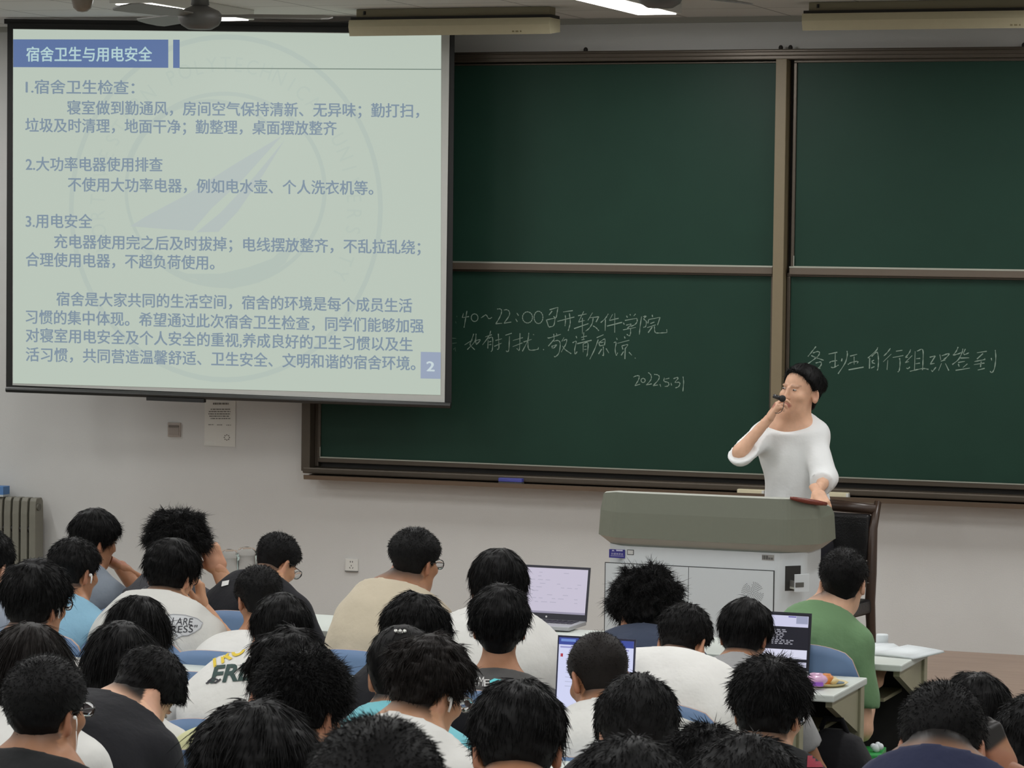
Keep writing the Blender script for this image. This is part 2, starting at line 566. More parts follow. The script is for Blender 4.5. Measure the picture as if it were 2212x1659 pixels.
SKIN = skin_material('skin', srgb(188, 142, 110))
SKIN_D = skin_material('tanned_skin', srgb(160, 114, 84))
SKIN_L = skin_material('fair_skin', srgb(212, 168, 140))
def hair_material(name, c):
    m = mat(name, c, rough=.55, spec=.16, noise=.5, nscale=90)
    return m
HAIR_K = hair_material('black_hair', (.0042, .0039, .0040))
HAIR_B = hair_material('brown_black_hair', (.0095, .0072, .0062))
CLOTH = {}
def cloth(name, rgb, rough=.85):
    if name not in CLOTH:
        CLOTH[name] = mat(name, srgb(*rgb), rough=rough, spec=.2, noise=.05, nscale=14, bump=.55, bscale=17, sheen=.05)
    return CLOTH[name]
EYE_W = mat('eye_white', (.42, .38, .35), rough=.25)
EYE_D = mat('dark_iris', (.015, .01, .008), rough=.15)
LENS_RIM = mat('dark_metal_rim', (.03, .028, .027), rough=.35, metal=.7)
LENS_RIM_S = mat('silver_rim', (.35, .34, .33), rough=.3, metal=.9)
WHITE_PL = mat('white_plastic', (.82, .82, .80), rough=.3)
GLASS = mat('clear_lens', (.95, .97, 1.0), rough=.02, trans=1.0)

def head_child(name, mb, mats, person, Rh, Hl, hs, smooth=True):
    mb.s = [smooth] * len(mb.f)
    o = mb.build(name, mats, person)
    m4 = Matrix.Identity(4)
    for i in range(3):
        for j in range(3): m4[i][j] = Rh[i][j] * hs
        m4[i][3] = Hl[i]
    o.matrix_local = m4
    return o

def glasses(person, Rh, Hl, hs, rim=None):
    g = MB()
    for s in (-1, 1):
        pts = []
        for k in range(21):
            a = 2 * PI * k / 20
            pts.append((s * .034 + .026 * math.copysign(abs(math.cos(a)) ** .7, math.cos(a)), .1135 - abs(.2 * .03 * math.cos(a) * (1 if s * math.cos(a) > 0 else 0)), .010 + .019 * math.copysign(abs(math.sin(a)) ** .7, math.sin(a))))
        g.tube(pts, .0015, 6, cap=False)
        g.tube([(s * .060, .1095, .016), (s * .076, .09, .017), (s * .083, .02, .012), (s * .085, -.008, .006), (s * .082, -.024, -.012)], .0016, 6)
    g.tube([(-.009, .1135, .014), (0, .116, .017), (.009, .1135, .014)], .0014, 6)
    o = head_child('glasses', g, rim or LENS_RIM, person, Rh, Hl, hs)
    l = MB()
    for s in (-1, 1):
        l.sphere((s * .034, .1132, .010), (.0255, .0012, .0185), 16, 8)
    head_child('lens', l, GLASS, o, np.eye(3), (0, 0, 0), 1.0)
    return o

def earbud(person, Rh, Hl, hs, side=1, wired=False):
    g = MB()
    g.sphere((side * .086, .004, -.004), (.007, .008, .007) if not wired else (.005, .005, .005), 12, 8)
    q = .45 if wired else 1.0
    g.tube([(side * .089, .007, -.006), (side * .089, .010, -.020), (side * .087, .012, -.036)], [.0036 * q, .0034 * q, .0032 * q], 8)
    if wired:
        g.tube([(side * .087, .012, -.036), (side * .086, .018, -.07), (side * .080, .024, -.11), (side * .066, .03, -.16), (side * .05, .045, -.24)], .0012, 6)
    return head_child('earphone' if wired else 'earbud', g, WHITE_PL, person, Rh, Hl, hs)

def human(H, hyaw, hpit=0.0, hrol=0.0, byaw=0.0, floor=0.0, seat=.42, hip_y=None, hair='short', hair_mat=None, skin=None, shirt=None, sleeve=.62,
          collar='crew', trousers=None, hs=1.0, bs=1.0, shw=.150, seed=1, lod=1.0, hands=None, neck=None, stand=False, label='', group=None,
          hem=None, hairopt=None, fem=0.0, collar_mat=None, loose=0.0, c7off=(0, 0, 0), scoop=.35, extra_shirt=None, hip_x=0.0, legs=True, lip=0.0, facefine=.0062):
    """builds one person; H is the head centre in the world, angles in radians (yaw positive to the left)"""
    rng = np.random.default_rng(seed)
    H = np.asarray(H, float)
    RB = rotz(byaw)
    Rh = rotz(hyaw - byaw) @ rotx(-hpit) @ roty(hrol)          # head -> body frame
    st = dict(HAIR[hair])
    if hairopt: st.update(hairopt)
    # --- joints in the body frame, origin at the head centre
    floor_l = floor - H[2]
    npit = neck if neck is not None else .24 + .85 * hpit
    nk = np.array([-.25 * math.sin(hrol), math.sin(npit), math.cos(npit)])          # C7 -> head
    hb = Rh @ np.array([0, -.020, -.070]) * hs
    c7 = hb - nk * .088 * bs / .92 + np.array(c7off)
    if stand:
        hip = np.array([hip_x, -.02, floor_l + .86 * bs])
    else:
        hipz = floor_l + seat + .085
        hy_ = (RB.T @ np.array([0, hip_y - H[1], 0]))[1]
        hip = np.array([hip_x, hy_, hipz])
    sp = c7 - hip
    mid = (c7 + hip) / 2 + np.array([0, -.055 - .05 * abs(sp[1]), .02])
    def bez(t): return (1 - t) ** 2 * hip + 2 * t * (1 - t) * mid + t * t * c7
    def bezd(t): return 2 * (1 - t) * (mid - hip) + 2 * t * (c7 - mid)
    ribs = []
    for t, rx, ry in ((0.02, .152, .118), (.25, .138, .108), (.5, .146, .110), (.74, .158, .108), (.92, .128, .074)):
        d = bezd(t); a = math.atan2(d[1], d[2])
        ribs.append((bez(t), rotx(-a), np.array([rx * (1 + loose * .5), ry * (1 + loose * .6), .15 * np.linalg.norm(sp) / .5]) * bs / .92 * np.array([shw / .150 if t > .3 else 1, 1, 1])))
    dd = bezd(.95); aa = math.atan2(dd[1], dd[2]); Rc = rotx(-aa * .7)
    J = [c7 + Rc @ np.array([s * shw, .018, -.060]) * bs / .92 for s in (-1, 1)]
    l1, l2 = .285 * bs / .92, .245 * bs / .92
    # --- arms
    desk_l = floor_l + .76
    arms = []
    hands = hands or {}
    for i, s in enumerate((-1, 1)):
        hd = hands.get('L' if s < 0 else 'R', {})
        T = hd.get('T')
        if T is None:
            T = np.array([s * .085, J[i][1] + .20, floor_l + .66])
        T = np.asarray(T, float)
        E, Wr = ik(J[i], T, l1, l2, hd.get('pole', (s * .7, -.1, -1.0)))
        arms.append((J[i], E, Wr, hd))
    kn = []; ank = []; hipj = []
    for s in (-1, 1):
        hj = hip + np.array([s * .088, .02, -.01]); hipj.append(hj)
        if stand:
            kn.append(np.array([hip[0] + s * .095, .02, floor_l + .47 * bs])); ank.append(np.array([hip[0] + s * .10, -.02, floor_l + .075]))
        else:
            kn.append(np.array([hip[0] + s * .12, hip[1] + .41, floor_l + .46])); ank.append(np.array([hip[0] + s * .12, hip[1] + .36, floor_l + .075]))
    f32 = np.float32
    def torso(P, grow=0.0):
        d = None
        for c, R, r in ribs:
            q = (P - c.astype(f32)) @ R.astype(f32)
            e = ell(q, (0, 0, 0), r + grow)
            d = e if d is None else smin(d, e, .06)
        cc = c7 + Rc @ np.array([0, .012, -.045])
        for i in (0, 1):
            d = smin(d, cone(P, cc, J[i], .058 + grow, .054 + grow), .05)
            d = smin(d, cone(P, c7 + nk * (.035 - .03 * fem), J[i] * .75 + cc * .25, .040 + grow * .6, .034 + grow * .6), .05)
        return d
    def limb_arm(P, i, g0, g1, full=True, t_end=1.0):
        S, E, Wr, _ = arms[i]
        d = cone(P, S, E, .048 * bs / .92 + g0, .039 * bs / .92 + g1)
        if full: d = smin(d, cone(P, E, Wr, .039 * bs / .92 + g1, .0265 * bs / .92 + g1), .02)
        return d
    def legf(P, g):
        d = None
        for i in (0, 1):
            e = smin(cone(P, hipj[i], kn[i], .083 + g, .056 + g), cone(P, kn[i], ank[i], .056 + g, .038 + g), .03)
            d = e if d is None else smin(d, e, .03)
        return d
    def body(P):
        ph = (P @ Rh.astype(f32)) / hs
        dh = head_sdf(ph, fem) * hs
        nb = c7 + np.array([0, .022, -.02])
        d = smin(dh, cone(P, hb + Rh @ np.array([0, .006, .012]), nb, (.054 - .013 * fem) * hs, .060 - .017 * fem), .02)
        d = smin(d, torso(P), .055)
        for i in (0, 1): d = smin(d, limb_arm(P, i, 0, 0), .03)
        if legs:
            d = smin(d, legf(P, 0), .04)
            for i in (0, 1): d = smin(d, cone(P, ank[i] + np.array([0, -.02, -.04]), ank[i] + np.array([0, .16, -.055]), .033, .024), .02)
        return d
    allp = np.array([c7, hip] + J + [a[1] for a in arms] + [a[2] for a in arms] + (kn + ank if legs else []))
    lo = np.minimum(allp.min(0) - .19, -.15); hi = np.maximum(allp.max(0) + .19, .15)
    lo[2] = max(lo[2], floor_l + .0) - .0
    fz = min(-.16, hb[2] - .09)
    ff = facefine
    xs = axis_pts(lo[0], hi[0], -.11, .11, ff, .018)
    ys = axis_pts(lo[1], hi[1], -.135, .135, ff, .018)
    zs = axis_pts(lo[2], hi[2], fz, .135, ff, .018)
    V, Q = surface_nets(xs, ys, zs, grid_eval(xs, ys, zs, body))
    # hands
    for i, s in enumerate((-1, 1)):
        S, E, Wr, hd = arms[i]
        hv, hq = hand_mesh(hd.get('kind', 'rest'))
        y = hd.get('dir'); y = (Wr - E) if y is None else np.asarray(y, float)
        y = y / np.linalg.norm(y)
        zz = np.asarray(hd.get('back', (0, 0, 1)), float)
        zz = zz - y * (zz @ y); zz /= np.linalg.norm(zz)
        xx = np.cross(y, zz)
        hv2 = hv.copy()
        if s > 0: hv2[:, 0] *= -1; hq2 = hq[:, ::-1]
        else: hq2 = hq
        hv2 = Wr + (hv2[:, :1] * xx + hv2[:, 1:2] * y + hv2[:, 2:] * zz) * bs / .92 * .98
        Q = np.concatenate([Q, hq2 + len(V)]); V = np.concatenate([V, hv2])
    # tint: r = stubble or scalp, g = lips and brows
    ph = ((V @ Rh) / hs).astype(f32)
    taper, thick, face, ear = hair_fields(st)
    near = (np.abs(ph).max(1) < .2)
    r = taper(ph) * sstep(.004, -.008, face(ph)) * sstep(-.004, .004, ear(ph)) * near
    r = np.where((np.abs(ph[:, 0]) > .072) & (ph[:, 2] < .02) & (np.abs(ph[:, 1] + .01) < .03), 0, r)
    brow = near * (1 - .55 * fem) * sstep(.0055, .003, np.abs(ph[:, 2] - .034 + .1 * np.abs(np.abs(ph[:, 0]) - .03))) * (np.abs(np.abs(ph[:, 0]) - .032) < .019) * (ph[:, 1] > .06)
    r = np.maximum(r, .75 * brow)
    lipm = near * sstep(1.15, .75, np.sqrt((ph[:, 0] / .026) ** 2 + ((ph[:, 2] + .0615) / .0125) ** 2)) * (ph[:, 1] > .06) * max(lip, .35)
    earm = near * ((np.abs(ph[:, 0]) > .074) & (ph[:, 2] < .025) & (ph[:, 2] > -.05)) * .22
    tint = np.stack([r, np.maximum(lipm, earm), np.zeros_like(r), np.ones_like(r)], 1)
    off = np.array([0, 0, -floor_l])
    person = link_mesh('person', array_mesh('person', V + off, Q, None, [skin or SKIN], attr=tint))
    person.location = (H[0], H[1], floor); person.rotation_euler = (0, 0, byaw)
    tag(person, label, 'person', group)
    Hl = off
    # hair
    down = Rh.T @ np.array([0, 0, -1.0])
    hv, hq, ht = make_hair(st, rng, down, lod)
    hm = array_mesh('hair', (hv * hs) @ Rh.T + off, hq, ht, [hair_mat or HAIR_K])
    link_mesh('hair', hm, person)
    # eyes
    for s in (-1, 1):
        e = MB()
        e.mi = 0; e.sphere((s * .031, .0855, .0125), (.0105, .0080, .0042), 12, 8)
        e.mi = 1; e.sphere((s * .031, .0925, .0120), (.0046, .0018, .0036), 10, 6)
        head_child('eye', e, [EYE_W, EYE_D], person, Rh, Hl, hs)
    # shirt
    nz = rnd_sines(rng, 5, 9, 26); nz2 = rnd_sines(rng, 4, 30, 60)
    fr, fp = rng.uniform(16, 24), rng.uniform(0, 6)
    hem_l = floor_l + (hem if hem is not None else (seat + .03))
    ncut = c7 + nk * (.046 if collar else .030)
    nn = nk * .85 + np.array([0, scoop, 0]); nn /= np.linalg.norm(nn)
    grow = .014 + loose * .02
    def shirtf(P):
        d = torso(P, grow)
        d = smin(d, cone(P, hip + np.array([0, -.01, -.02]), np.array([hip[0], hip[1] + (.0 if stand else .05), max(hem_l - .05, hip[2] - .5)]), .15 + loose * .06, .15 + loose * .09), .05) if stand else d
        for i in (0, 1):
            S, E, Wr, _ = arms[i]
            a = limb_arm(P, i, .016 + loose * .012, .022 + loose * .03, full=False)
            if sleeve <= 1:
                u = (E - S); L = np.linalg.norm(u); u = u / L
                a = np.maximum(a, ((P - S.astype(f32)) @ u.astype(f32)) - L * sleeve)
            else:
                u = (Wr - E); L = np.linalg.norm(u); u = u / L
                g_ = .022 + loose * .03
                fa = cone(P, E, Wr, .039 * bs / .92 + g_, .0265 * bs / .92 + g_ * (1.15 if sleeve < 1.6 else .8))
                if sleeve < 2: fa = np.maximum(fa, ((P - E.astype(f32)) @ u.astype(f32)) - L * (sleeve - 1))
                a = smin(a, fa, .02)
            d = smin(d, a, .035)
        fold = .0065 * nz(P) + .0030 * nz2(P)
        fold = fold + .0036 * np.sin(fr * P[:, 2] + 14 * np.abs(P[:, 0]) + 2.5 * np.sin(9 * P[:, 0] + fp)) * sstep(.02, .14, np.abs(P[:, 0]))
        d = d + fold * (1 + loose)
        d = smax(d, (P - ncut.astype(f32)) @ nn.astype(f32), .006)
        d = smax(d, hem_l - P[:, 2], .01)
        if collar:
            q = (P - (ncut + nn * (.006 if collar == 'crew' else .012) + np.array([0, .012, 0])).astype(f32))
            h = q @ nn.astype(f32)
            rr = np.linalg.norm(q - h[:, None] * nn.astype(f32), axis=1)
            if collar == 'crew': ring = np.sqrt((rr - .066) ** 2 + (h * .55) ** 2) - .0075
            elif collar == 'polo': ring = np.maximum(np.abs(rr - .068 + .5 * h) - .007, np.abs(h) - .024)
            else: ring = np.sqrt((rr - .085) ** 2 * .6 + (h * .8 + .012) ** 2) - .028
            d = smin(d, ring, .012)
        return d
    ap = np.array([c7, hip] + J + [a[1] for a in arms] + ([a[2] for a in arms] if sleeve > 1 else []))
    lo = ap.min(0) - .21; hi = ap.max(0) + .21; lo[2] = min(lo[2], hem_l - .02); hi[2] = max(hi[2], c7[2] + .15)
    g = .0125 / max(.8, min(lod, 1.3))
    xs, ys, zs = [np.arange(lo[k], hi[k], g).astype(f32) for k in range(3)]
    SV, SQ = surface_nets(xs, ys, zs, grid_eval(xs, ys, zs, shirtf))
    shirt_o = link_mesh('shirt', array_mesh('shirt', SV + off, SQ, None, [shirt]), person)
    # trousers and shoes
    if legs:
        def trf(P):
            d = smin(legf(P, .014), ell(P, hip, (.165, .13, .13)), .05) + .003 * nz(P)
            d = smax(d, floor_l + .085 - P[:, 2], .01)
            return smax(d, P[:, 2] - hip[2] - .10, .01)
        ap = np.array([hip] + kn + ank)
        lo = ap.min(0) - .2; hi = ap.max(0) + .2
        xs, ys, zs = [np.arange(lo[k], hi[k], .018).astype(f32) for k in range(3)]
        TV, TQ = surface_nets(xs, ys, zs, grid_eval(xs, ys, zs, trf))
        link_mesh('trousers', array_mesh('trousers', TV + off, TQ, None, [trousers or cloth('dark trouser cloth', (38, 38, 44))]), person)
        for i in (0, 1):
            a = ank[i] + off
            sh2 = MB(); sh2.smooth = True
            sh2.sphere((a[0], a[1] + .05, .040), (.047, .135, .042), 16, 8)
            sh2.box((a[0] - .042, a[1] - .075, 0), (a[0] + .042, a[1] + .17, .018))
            sh2.build('shoe', cloth('shoe leather', (60, 60, 62)), person)
    info = dict(person=person, shirt=shirt_o, shirtV=SV + off, shirtQ=SQ, Rh=Rh, Hl=Hl, hs=hs, H=H, RB=RB, floor=floor, hip=hip, arms=arms, c7=c7, nk=nk, off=off)
    return info

def to_world(info, V):
    return V @ info['RB'].T + np.array([info['H'][0], info['H'][1], info['floor']])

class Decal:
    """prints lying on a shirt: pixel outlines are dropped onto the cloth"""
    def __init__(self, info, off=.0025):
        self.i = info
        self.W = to_world(info, info['shirtV'])
        self.t = BVHTree.FromPolygons([Vector(p) for p in self.W], [tuple(int(k) for k in q) for q in info['shirtQ']])
        self.off = off
    def hit(self, px, py):
        d = ray(px, py)
        loc, nor, idx, dist = self.t.ray_cast(Vector(CAM), Vector(d / np.linalg.norm(d)))
        if loc is None: return None
        if nor.dot(Vector(d)) > 0: nor = -nor
        return np.array(loc + nor * self.off)
    def mesh(self, name, pts, faces, material, thick=False):
        hv = [self.hit(*p) for p in pts]
        ok = [f for f in faces if all(hv[i] is not None for i in f)]
        if not ok: return None
        used = sorted({i for f in ok for i in f}); mp = {u: k for k, u in enumerate(used)}
        inv = self.i['RB']
        base = np.array([self.i['H'][0], self.i['H'][1], self.i['floor']])
        vs = [((hv[u] - base) @ inv) for u in used]
        me = bpy.data.meshes.new(name)
        me.from_pydata([tuple(map(float, v)) for v in vs], [], [tuple(mp[i] for i in f) for f in ok])
        me.materials.append(material)
        return link_mesh(name, me, self.i['shirt'])
    def text(self, name, s, p0, p1, h, material, bold=0.0, slant=0.0, sub=2):
        V, F = curve_text(s, bold)
        if len(V) == 0: return
        bm = bmesh.new()
        vv = [bm.verts.new(v) for v in V]
        for f in F:
            try: bm.faces.new([vv[i] for i in f])
            except ValueError: pass
        if sub: bmesh.ops.subdivide_edges(bm, edges=[e for e in bm.edges if e.calc_length() > .15], cuts=sub, use_grid_fill=True)
        bmesh.ops.triangulate(bm, faces=bm.faces)
        bm.verts.index_update()
        V = np.array([v.co[:] for v in bm.verts]); F = [tuple(v.index for v in f.verts) for f in bm.faces]
        bm.free()
        w0, w1 = V[:, 0].min(), V[:, 0].max(); hh = max(V[:, 1].max(), .01)
        p0 = np.array(p0, float); p1 = np.array(p1, float)
        u = (p1 - p0) / (w1 - w0)
        un = (p1 - p0) / np.linalg.norm(p1 - p0)
        v = np.array([un[1], -un[0]]) * h / hh
        pts = [p0 + u * (x - w0 + slant * y) + v * y for x, y, _ in V]
        return self.mesh(name, pts, F, material)
    def line(self, name, polys, wpx, material):
        pts = []; fs = []
        for pl in polys:
            pl = [np.array(p, float) for p in pl]
            dense = [pl[0]]
            for a, b in zip(pl, pl[1:]):
                n = max(1, int(np.linalg.norm(b - a) / 4))
                dense += [a + (b - a) * (k + 1) / n for k in range(n)]
            k0 = len(pts)
            for i, p in enumerate(dense):
                t = dense[min(i + 1, len(dense) - 1)] - dense[max(i - 1, 0)]
                t = t / (np.linalg.norm(t) + 1e-9); nrm = np.array([-t[1], t[0]]) * wpx / 2
                pts += [p + nrm, p - nrm]
            for i in range(len(dense) - 1):
                a = k0 + 2 * i
                fs.append((a, a + 1, a + 3, a + 2))
        return self.mesh(name, pts, fs, material)
    def poly(self, name, poly, material, cell=5):
        poly = [np.array(p, float) for p in poly]
        bm = bmesh.new()
        f = bm.faces.new([bm.verts.new((p[0], p[1], 0)) for p in poly])
        x0 = min(p[0] for p in poly); x1 = max(p[0] for p in poly); y0 = min(p[1] for p in poly); y1 = max(p[1] for p in poly)
        for k in range(1, int((x1 - x0) / cell) + 1):
            bmesh.ops.bisect_plane(bm, geom=bm.verts[:] + bm.edges[:] + bm.faces[:], plane_co=(x0 + k * cell, 0, 0), plane_no=(1, 0, 0))
        for k in range(1, int((y1 - y0) / cell) + 1):
            bmesh.ops.bisect_plane(bm, geom=bm.verts[:] + bm.edges[:] + bm.faces[:], plane_co=(0, y0 + k * cell, 0), plane_no=(0, 1, 0))
        bm.verts.index_update()
        pts = [v.co[:2] for v in bm.verts]; F = [tuple(v.index for v in q.verts) for q in bm.faces]
        bm.free()
        return self.mesh(name, pts, F, material)
# ---------------------------------------------------------------- room
WALL_M = mat('painted_wall', srgb(203, 203, 200), rough=.85, spec=.2, noise=.02, nscale=6, bump=.08, bscale=160)
def ceiling_material():
    m = bpy.data.materials.new('mineral_fibre_tiles'); m.use_nodes = True
    nt = m.node_tree; b = nt.nodes['Principled BSDF']
    tc = nt.nodes.new('ShaderNodeTexCoord'); br = nt.nodes.new('ShaderNodeTexBrick')
    br.offset = 0; br.squash = 1
    br.inputs['Color1'].default_value = (.60, .60, .57, 1); br.inputs['Color2'].default_value = (.57, .57, .545, 1)
    br.inputs['Mortar'].default_value = (.22, .22, .21, 1)
    br.inputs['Scale'].default_value = 1.0; br.inputs['Brick Width'].default_value = .6; br.inputs['Row Height'].default_value = .6
    br.inputs['Mortar Size'].default_value = .006; br.inputs['Mortar Smooth'].default_value = .3
    nt.links.new(tc.outputs['Object'], br.inputs['Vector']); nt.links.new(br.outputs['Color'], b.inputs['Base Color'])
    b.inputs['Roughness'].default_value = .9
    return m
def wood_material(name, c, scale=3.0, rough=.45):
    m = bpy.data.materials.new(name); m.use_nodes = True
    nt = m.node_tree; b = nt.nodes['Principled BSDF']
    tc = nt.nodes.new('ShaderNodeTexCoord'); mp = nt.nodes.new('ShaderNodeMapping'); mp.inputs['Scale'].default_value = (scale * .35, scale * 5, scale * 5)
    n = nt.nodes.new('ShaderNodeTexNoise'); n.inputs['Scale'].default_value = 3; n.inputs['Detail'].default_value = 8; n.inputs['Distortion'].default_value = .8
    mx = nt.nodes.new('ShaderNodeMix'); mx.data_type = 'RGBA'
    mx.inputs[6].default_value = (*[q * .72 for q in c], 1); mx.inputs[7].default_value = (*[min(1, q * 1.2) for q in c], 1)
    nt.links.new(tc.outputs['Object'], mp.inputs[0]); nt.links.new(mp.outputs[0], n.inputs['Vector']); nt.links.new(n.outputs['Fac'], mx.inputs[0])
    nt.links.new(mx.outputs[2], b.inputs['Base Color']); b.inputs['Roughness'].default_value = rough
    return m
WX0, WX1, WY1 = -6.4, 5.8, -19.6
def structure(name, mb, m, **k):
    o = mb.build(name, m, **k); o['kind'] = 'structure'; return o
FLOOR_Z = [0, 0, .02, .05, .08, .13, .19, .25, .32, .38, .44]
def chairY(k): return -5.70 - .86 * (k - 1)
fl = MB(); fl.box((WX0, WY1, -.12), (WX1, .0, 0))
for k in range(3, 12):
    y = chairY(k) + .70
    fl.box((WX0, WY1, FLOOR_Z[k - 2]), (WX1, y, FLOOR_Z[k - 1]))
structure('floor', fl, mat('grey_terrazzo', srgb(92, 90, 86), rough=.5, noise=.25, nscale=60))
structure('ceiling', MB().box((WX0, WY1, CEIL), (WX1, 0, CEIL + .1)), ceiling_material())
structure('wall_front', MB().box((WX0, 0, -.12), (WX1, .2, CEIL + .1)), WALL_M)
structure('wall_left', MB().box((WX0 - .2, WY1, -.12), (WX0, .2, CEIL + .1)), WALL_M)
structure('wall_right', MB().box((WX1, WY1, -.12), (WX1 + .2, .2, CEIL + .1)), WALL_M)
structure('wall_back', MB().box((WX0, WY1 - .2, -.12), (WX1, WY1, CEIL + .1)), WALL_M)
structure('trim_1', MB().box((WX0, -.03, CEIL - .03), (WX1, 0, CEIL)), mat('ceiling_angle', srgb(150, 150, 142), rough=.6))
STAGE_Z = .105
st_ = structure('floor_stage', MB().box((-4.2, -3.7, 0), (4.4, -.001, STAGE_Z)), wood_material('stage_laminate', srgb(158, 136, 120), 2.0))

def part(mb, name, m, root, **k):
    rz = root.rotation_euler[2]; L = np.array(root.location)
    c, s = math.cos(-rz), math.sin(-rz)
    mb.v = [(c * (p[0] - L[0]) - s * (p[1] - L[1]), s * (p[0] - L[0]) + c * (p[1] - L[1]), p[2] - L[2]) for p in mb.v]
    o = mb.build(name, m, root, **k)
    return o
def sub(mb, name, m, parent, root, **k):
    o = part(mb, name, m, root, **k); o.parent = parent
    return o

# ---------------------------------------------------------------- ceiling lights
FIX = mat('white_fixture_steel', srgb(205, 205, 200), rough=.5)
TUBE_M = mat('lit_diffuser', (.9, .9, .88), emit=(1, .97, .92), es=7.0)
def ceiling_light():
    r = empty('ceiling_light')
    MB().box((-.125, -.62, -.055), (.125, .62, 0)).build('fixture_body', FIX, r, bevel=.004)
    MB().box((-.105, -.585, -.060), (.105, .585, -.0555)).build('diffuser', TUBE_M, r)
    return r
def copy_tree(o, parent=None):
    c = o.copy(); COL.objects.link(c)
    if parent is not None: c.parent = parent
    for ch in list(o.children): copy_tree(ch, c)
    return c
proto = None
for xi, x in enumerate(STRIP_X):
    for yi, y in enumerate(STRIP_Y):
        o = ceiling_light() if proto is None else copy_tree(proto)
        proto = proto or o
        o.location = (x, y, CEIL)
        if yi == 0 and xi == 1: lb = 'lit ceiling strip light behind the ceiling fan above the projection screen'
        elif yi == 0 and xi == 2: lb = 'lit ceiling strip light above the middle of the blackboard'
        else: lb = 'lit ceiling strip light out over the seats, one of the regular grid'
        tag(o, lb, 'ceiling light', 'ceiling strip lights')

# ---------------------------------------------------------------- ceiling fans
FAN_M = mat('dusty_backlit_fan_metal', srgb(74, 72, 68), rough=.5, noise=.1)  # backlit look put into the colour, metal set darker
FAN_B = mat('fan_blade_enamel', srgb(92, 90, 83), rough=.45)
def ceiling_fan(c, ang, label):
    r = empty('ceiling_fan', c)
    m = MB(); m.smooth = True
    m.lathe([(.001, -.05), (.055, -.048), (.085, -.03), (.098, -.005), (.098, .02), (.085, .035), (.05, .05), (.03, .06), (.001, .06)], (0, 0, 0), 28)
    m.build('motor_housing', FAN_M, r)
    t = MB(); t.smooth = True
    t.tube([(0, 0, .05), (0, 0, CEIL - c[2])], .019, 12); t.lathe([(.019, .055), (.042, .06), (.030, .16), (.019, .17)], n=16)
    t.lathe([(.02, CEIL - c[2] - .09), (.055, CEIL - c[2] - .02), (.06, CEIL - c[2])], n=16)
    t.build('down_rod', FAN_M, r)
    for k in range(3):
        a = ang + k * 2.0944
        u = np.array([math.cos(a), math.sin(a), 0]); v = np.array([-math.sin(a), math.cos(a), 0])
        b = MB()
        prof = [(.09, .03), (.17, .035), (.22, .06), (.55, .07), (.585, .05), (.60, .0)]
        pts = [u * x + v * w_ + np.array([0, 0, .01 + .18 * w_]) for x, w_ in prof] + [u * x - v * w_ + np.array([0, 0, .01 - .18 * w_]) for x, w_ in prof[::-1][1:]]
        b.prism(pts, (0, 0, .006))
        b.build('blade', FAN_B, r)
    tag(r, label, 'fan', 'ceiling fans')
    return r
ceiling_fan(at(432, 40, 13.9), .36, 'grey three blade ceiling fan hanging in front of the projection screen top')
ceiling_fan(at(1426, -8, 13.0), 1.2, 'ceiling fan at the top edge whose hub bottom covers the strip light above the blackboard')
cd = empty('dome_camera', at(178, 2, 15.3))
m = MB(); m.smooth = True; m.lathe([(.05, .04), (.054, .0), (.045, -.035), (.025, -.052), (.001, -.056)], n=24)
m.build('dome', mat('brown_dome', srgb(112, 100, 86), rough=.4), cd)
m = MB(); m.tube([(0, 0, .03), (0, 0, CEIL - cd.location[2])], .02, 12); m.build('stem', FIX, cd)
tag(cd, 'small brown dome camera hanging from the ceiling above the screen corner', 'camera')

# ---------------------------------------------------------------- blackboard
FRAME = mat('brown_aluminium', srgb(82, 74, 64), rough=.38, metal=.45, noise=.06)
FRAME_D = mat('dark_channel', srgb(26, 23, 18), rough=.6)
POST = mat('bronze_post', srgb(118, 106, 82), rough=.5, noise=.04)
BOARD = mat('green_chalkboard', srgb(29, 56, 45), rough=.48, spec=.18, noise=.10, nscale=5)
EDGE = mat('painted_edge_highlight', srgb(170, 172, 160), rough=.3, metal=.5)  # bright strips stand in for highlights along the panel edges
CHALK = mat('chalk_line', srgb(132, 150, 138), rough=.95, spec=.1, noise=.3, nscale=160)
CHALK_SHADED = mat('shaded_chalk_line', srgb(84, 106, 94), rough=.95, spec=.1, noise=.3, nscale=160)  # screen's shadow put into the chalk colour for the strokes beside it
bb = empty('blackboard', (-.025, 0, .92))
BX0, BX1 = -2.884, 2.834
def bx(a, b): return MB().box(a, b)
m = MB()
m.box((BX0, -.115, 3.325), (BX1, 0, 3.383)); m.box((BX0, -.125, 3.345), (BX1, -.11, 3.37))
part(m, 'top_rail', FRAME, bb, bevel=.006)
for x in (-1.18, -.06, -.005, 1.30):
    part(MB().sphere((x + (.015 if x > -.1 and x < 0 else 0), -.06, 3.392), (.013, .013, .016), 12, 8), 'rail_bolt', FRAME_D, bb)
part(MB().box((BX0, -.115, .955), (BX0 + .056, 0, 3.33)).box((BX0 + .056, -.05, .98), (BX0 + .082, -.01, 3.33)), 'side_rail', FRAME, bb, bevel=.005)
part(MB().box((BX1 - .056, -.115, .955), (BX1, 0, 3.33)), 'side_rail', FRAME, bb, bevel=.005)
part(MB().box((BX0, -.014, .95), (BX1, -.002, 3.33)), 'backing_panel', FRAME_D, bb)
m = MB(); m.box((BX0 + .01, -.118, .942), (BX1 - .01, 0, .978)); part(m, 'bottom_rail', FRAME, bb, bevel=.008)
m = MB()
m.prism([(BX0 + .045, 0, .940), (BX0 + .045, -.16, .930), (BX0 + .045, -.175, .938), (BX0 + .045, -.180, .936), (BX0 + .045, -.176, .912), (BX0 + .045, 0, .912)], (BX1 - BX0 - .09, 0, 0))
part(m, 'chalk_tray', mat('tray_aluminium', srgb(112, 98, 84), rough=.35, metal=.5), bb)
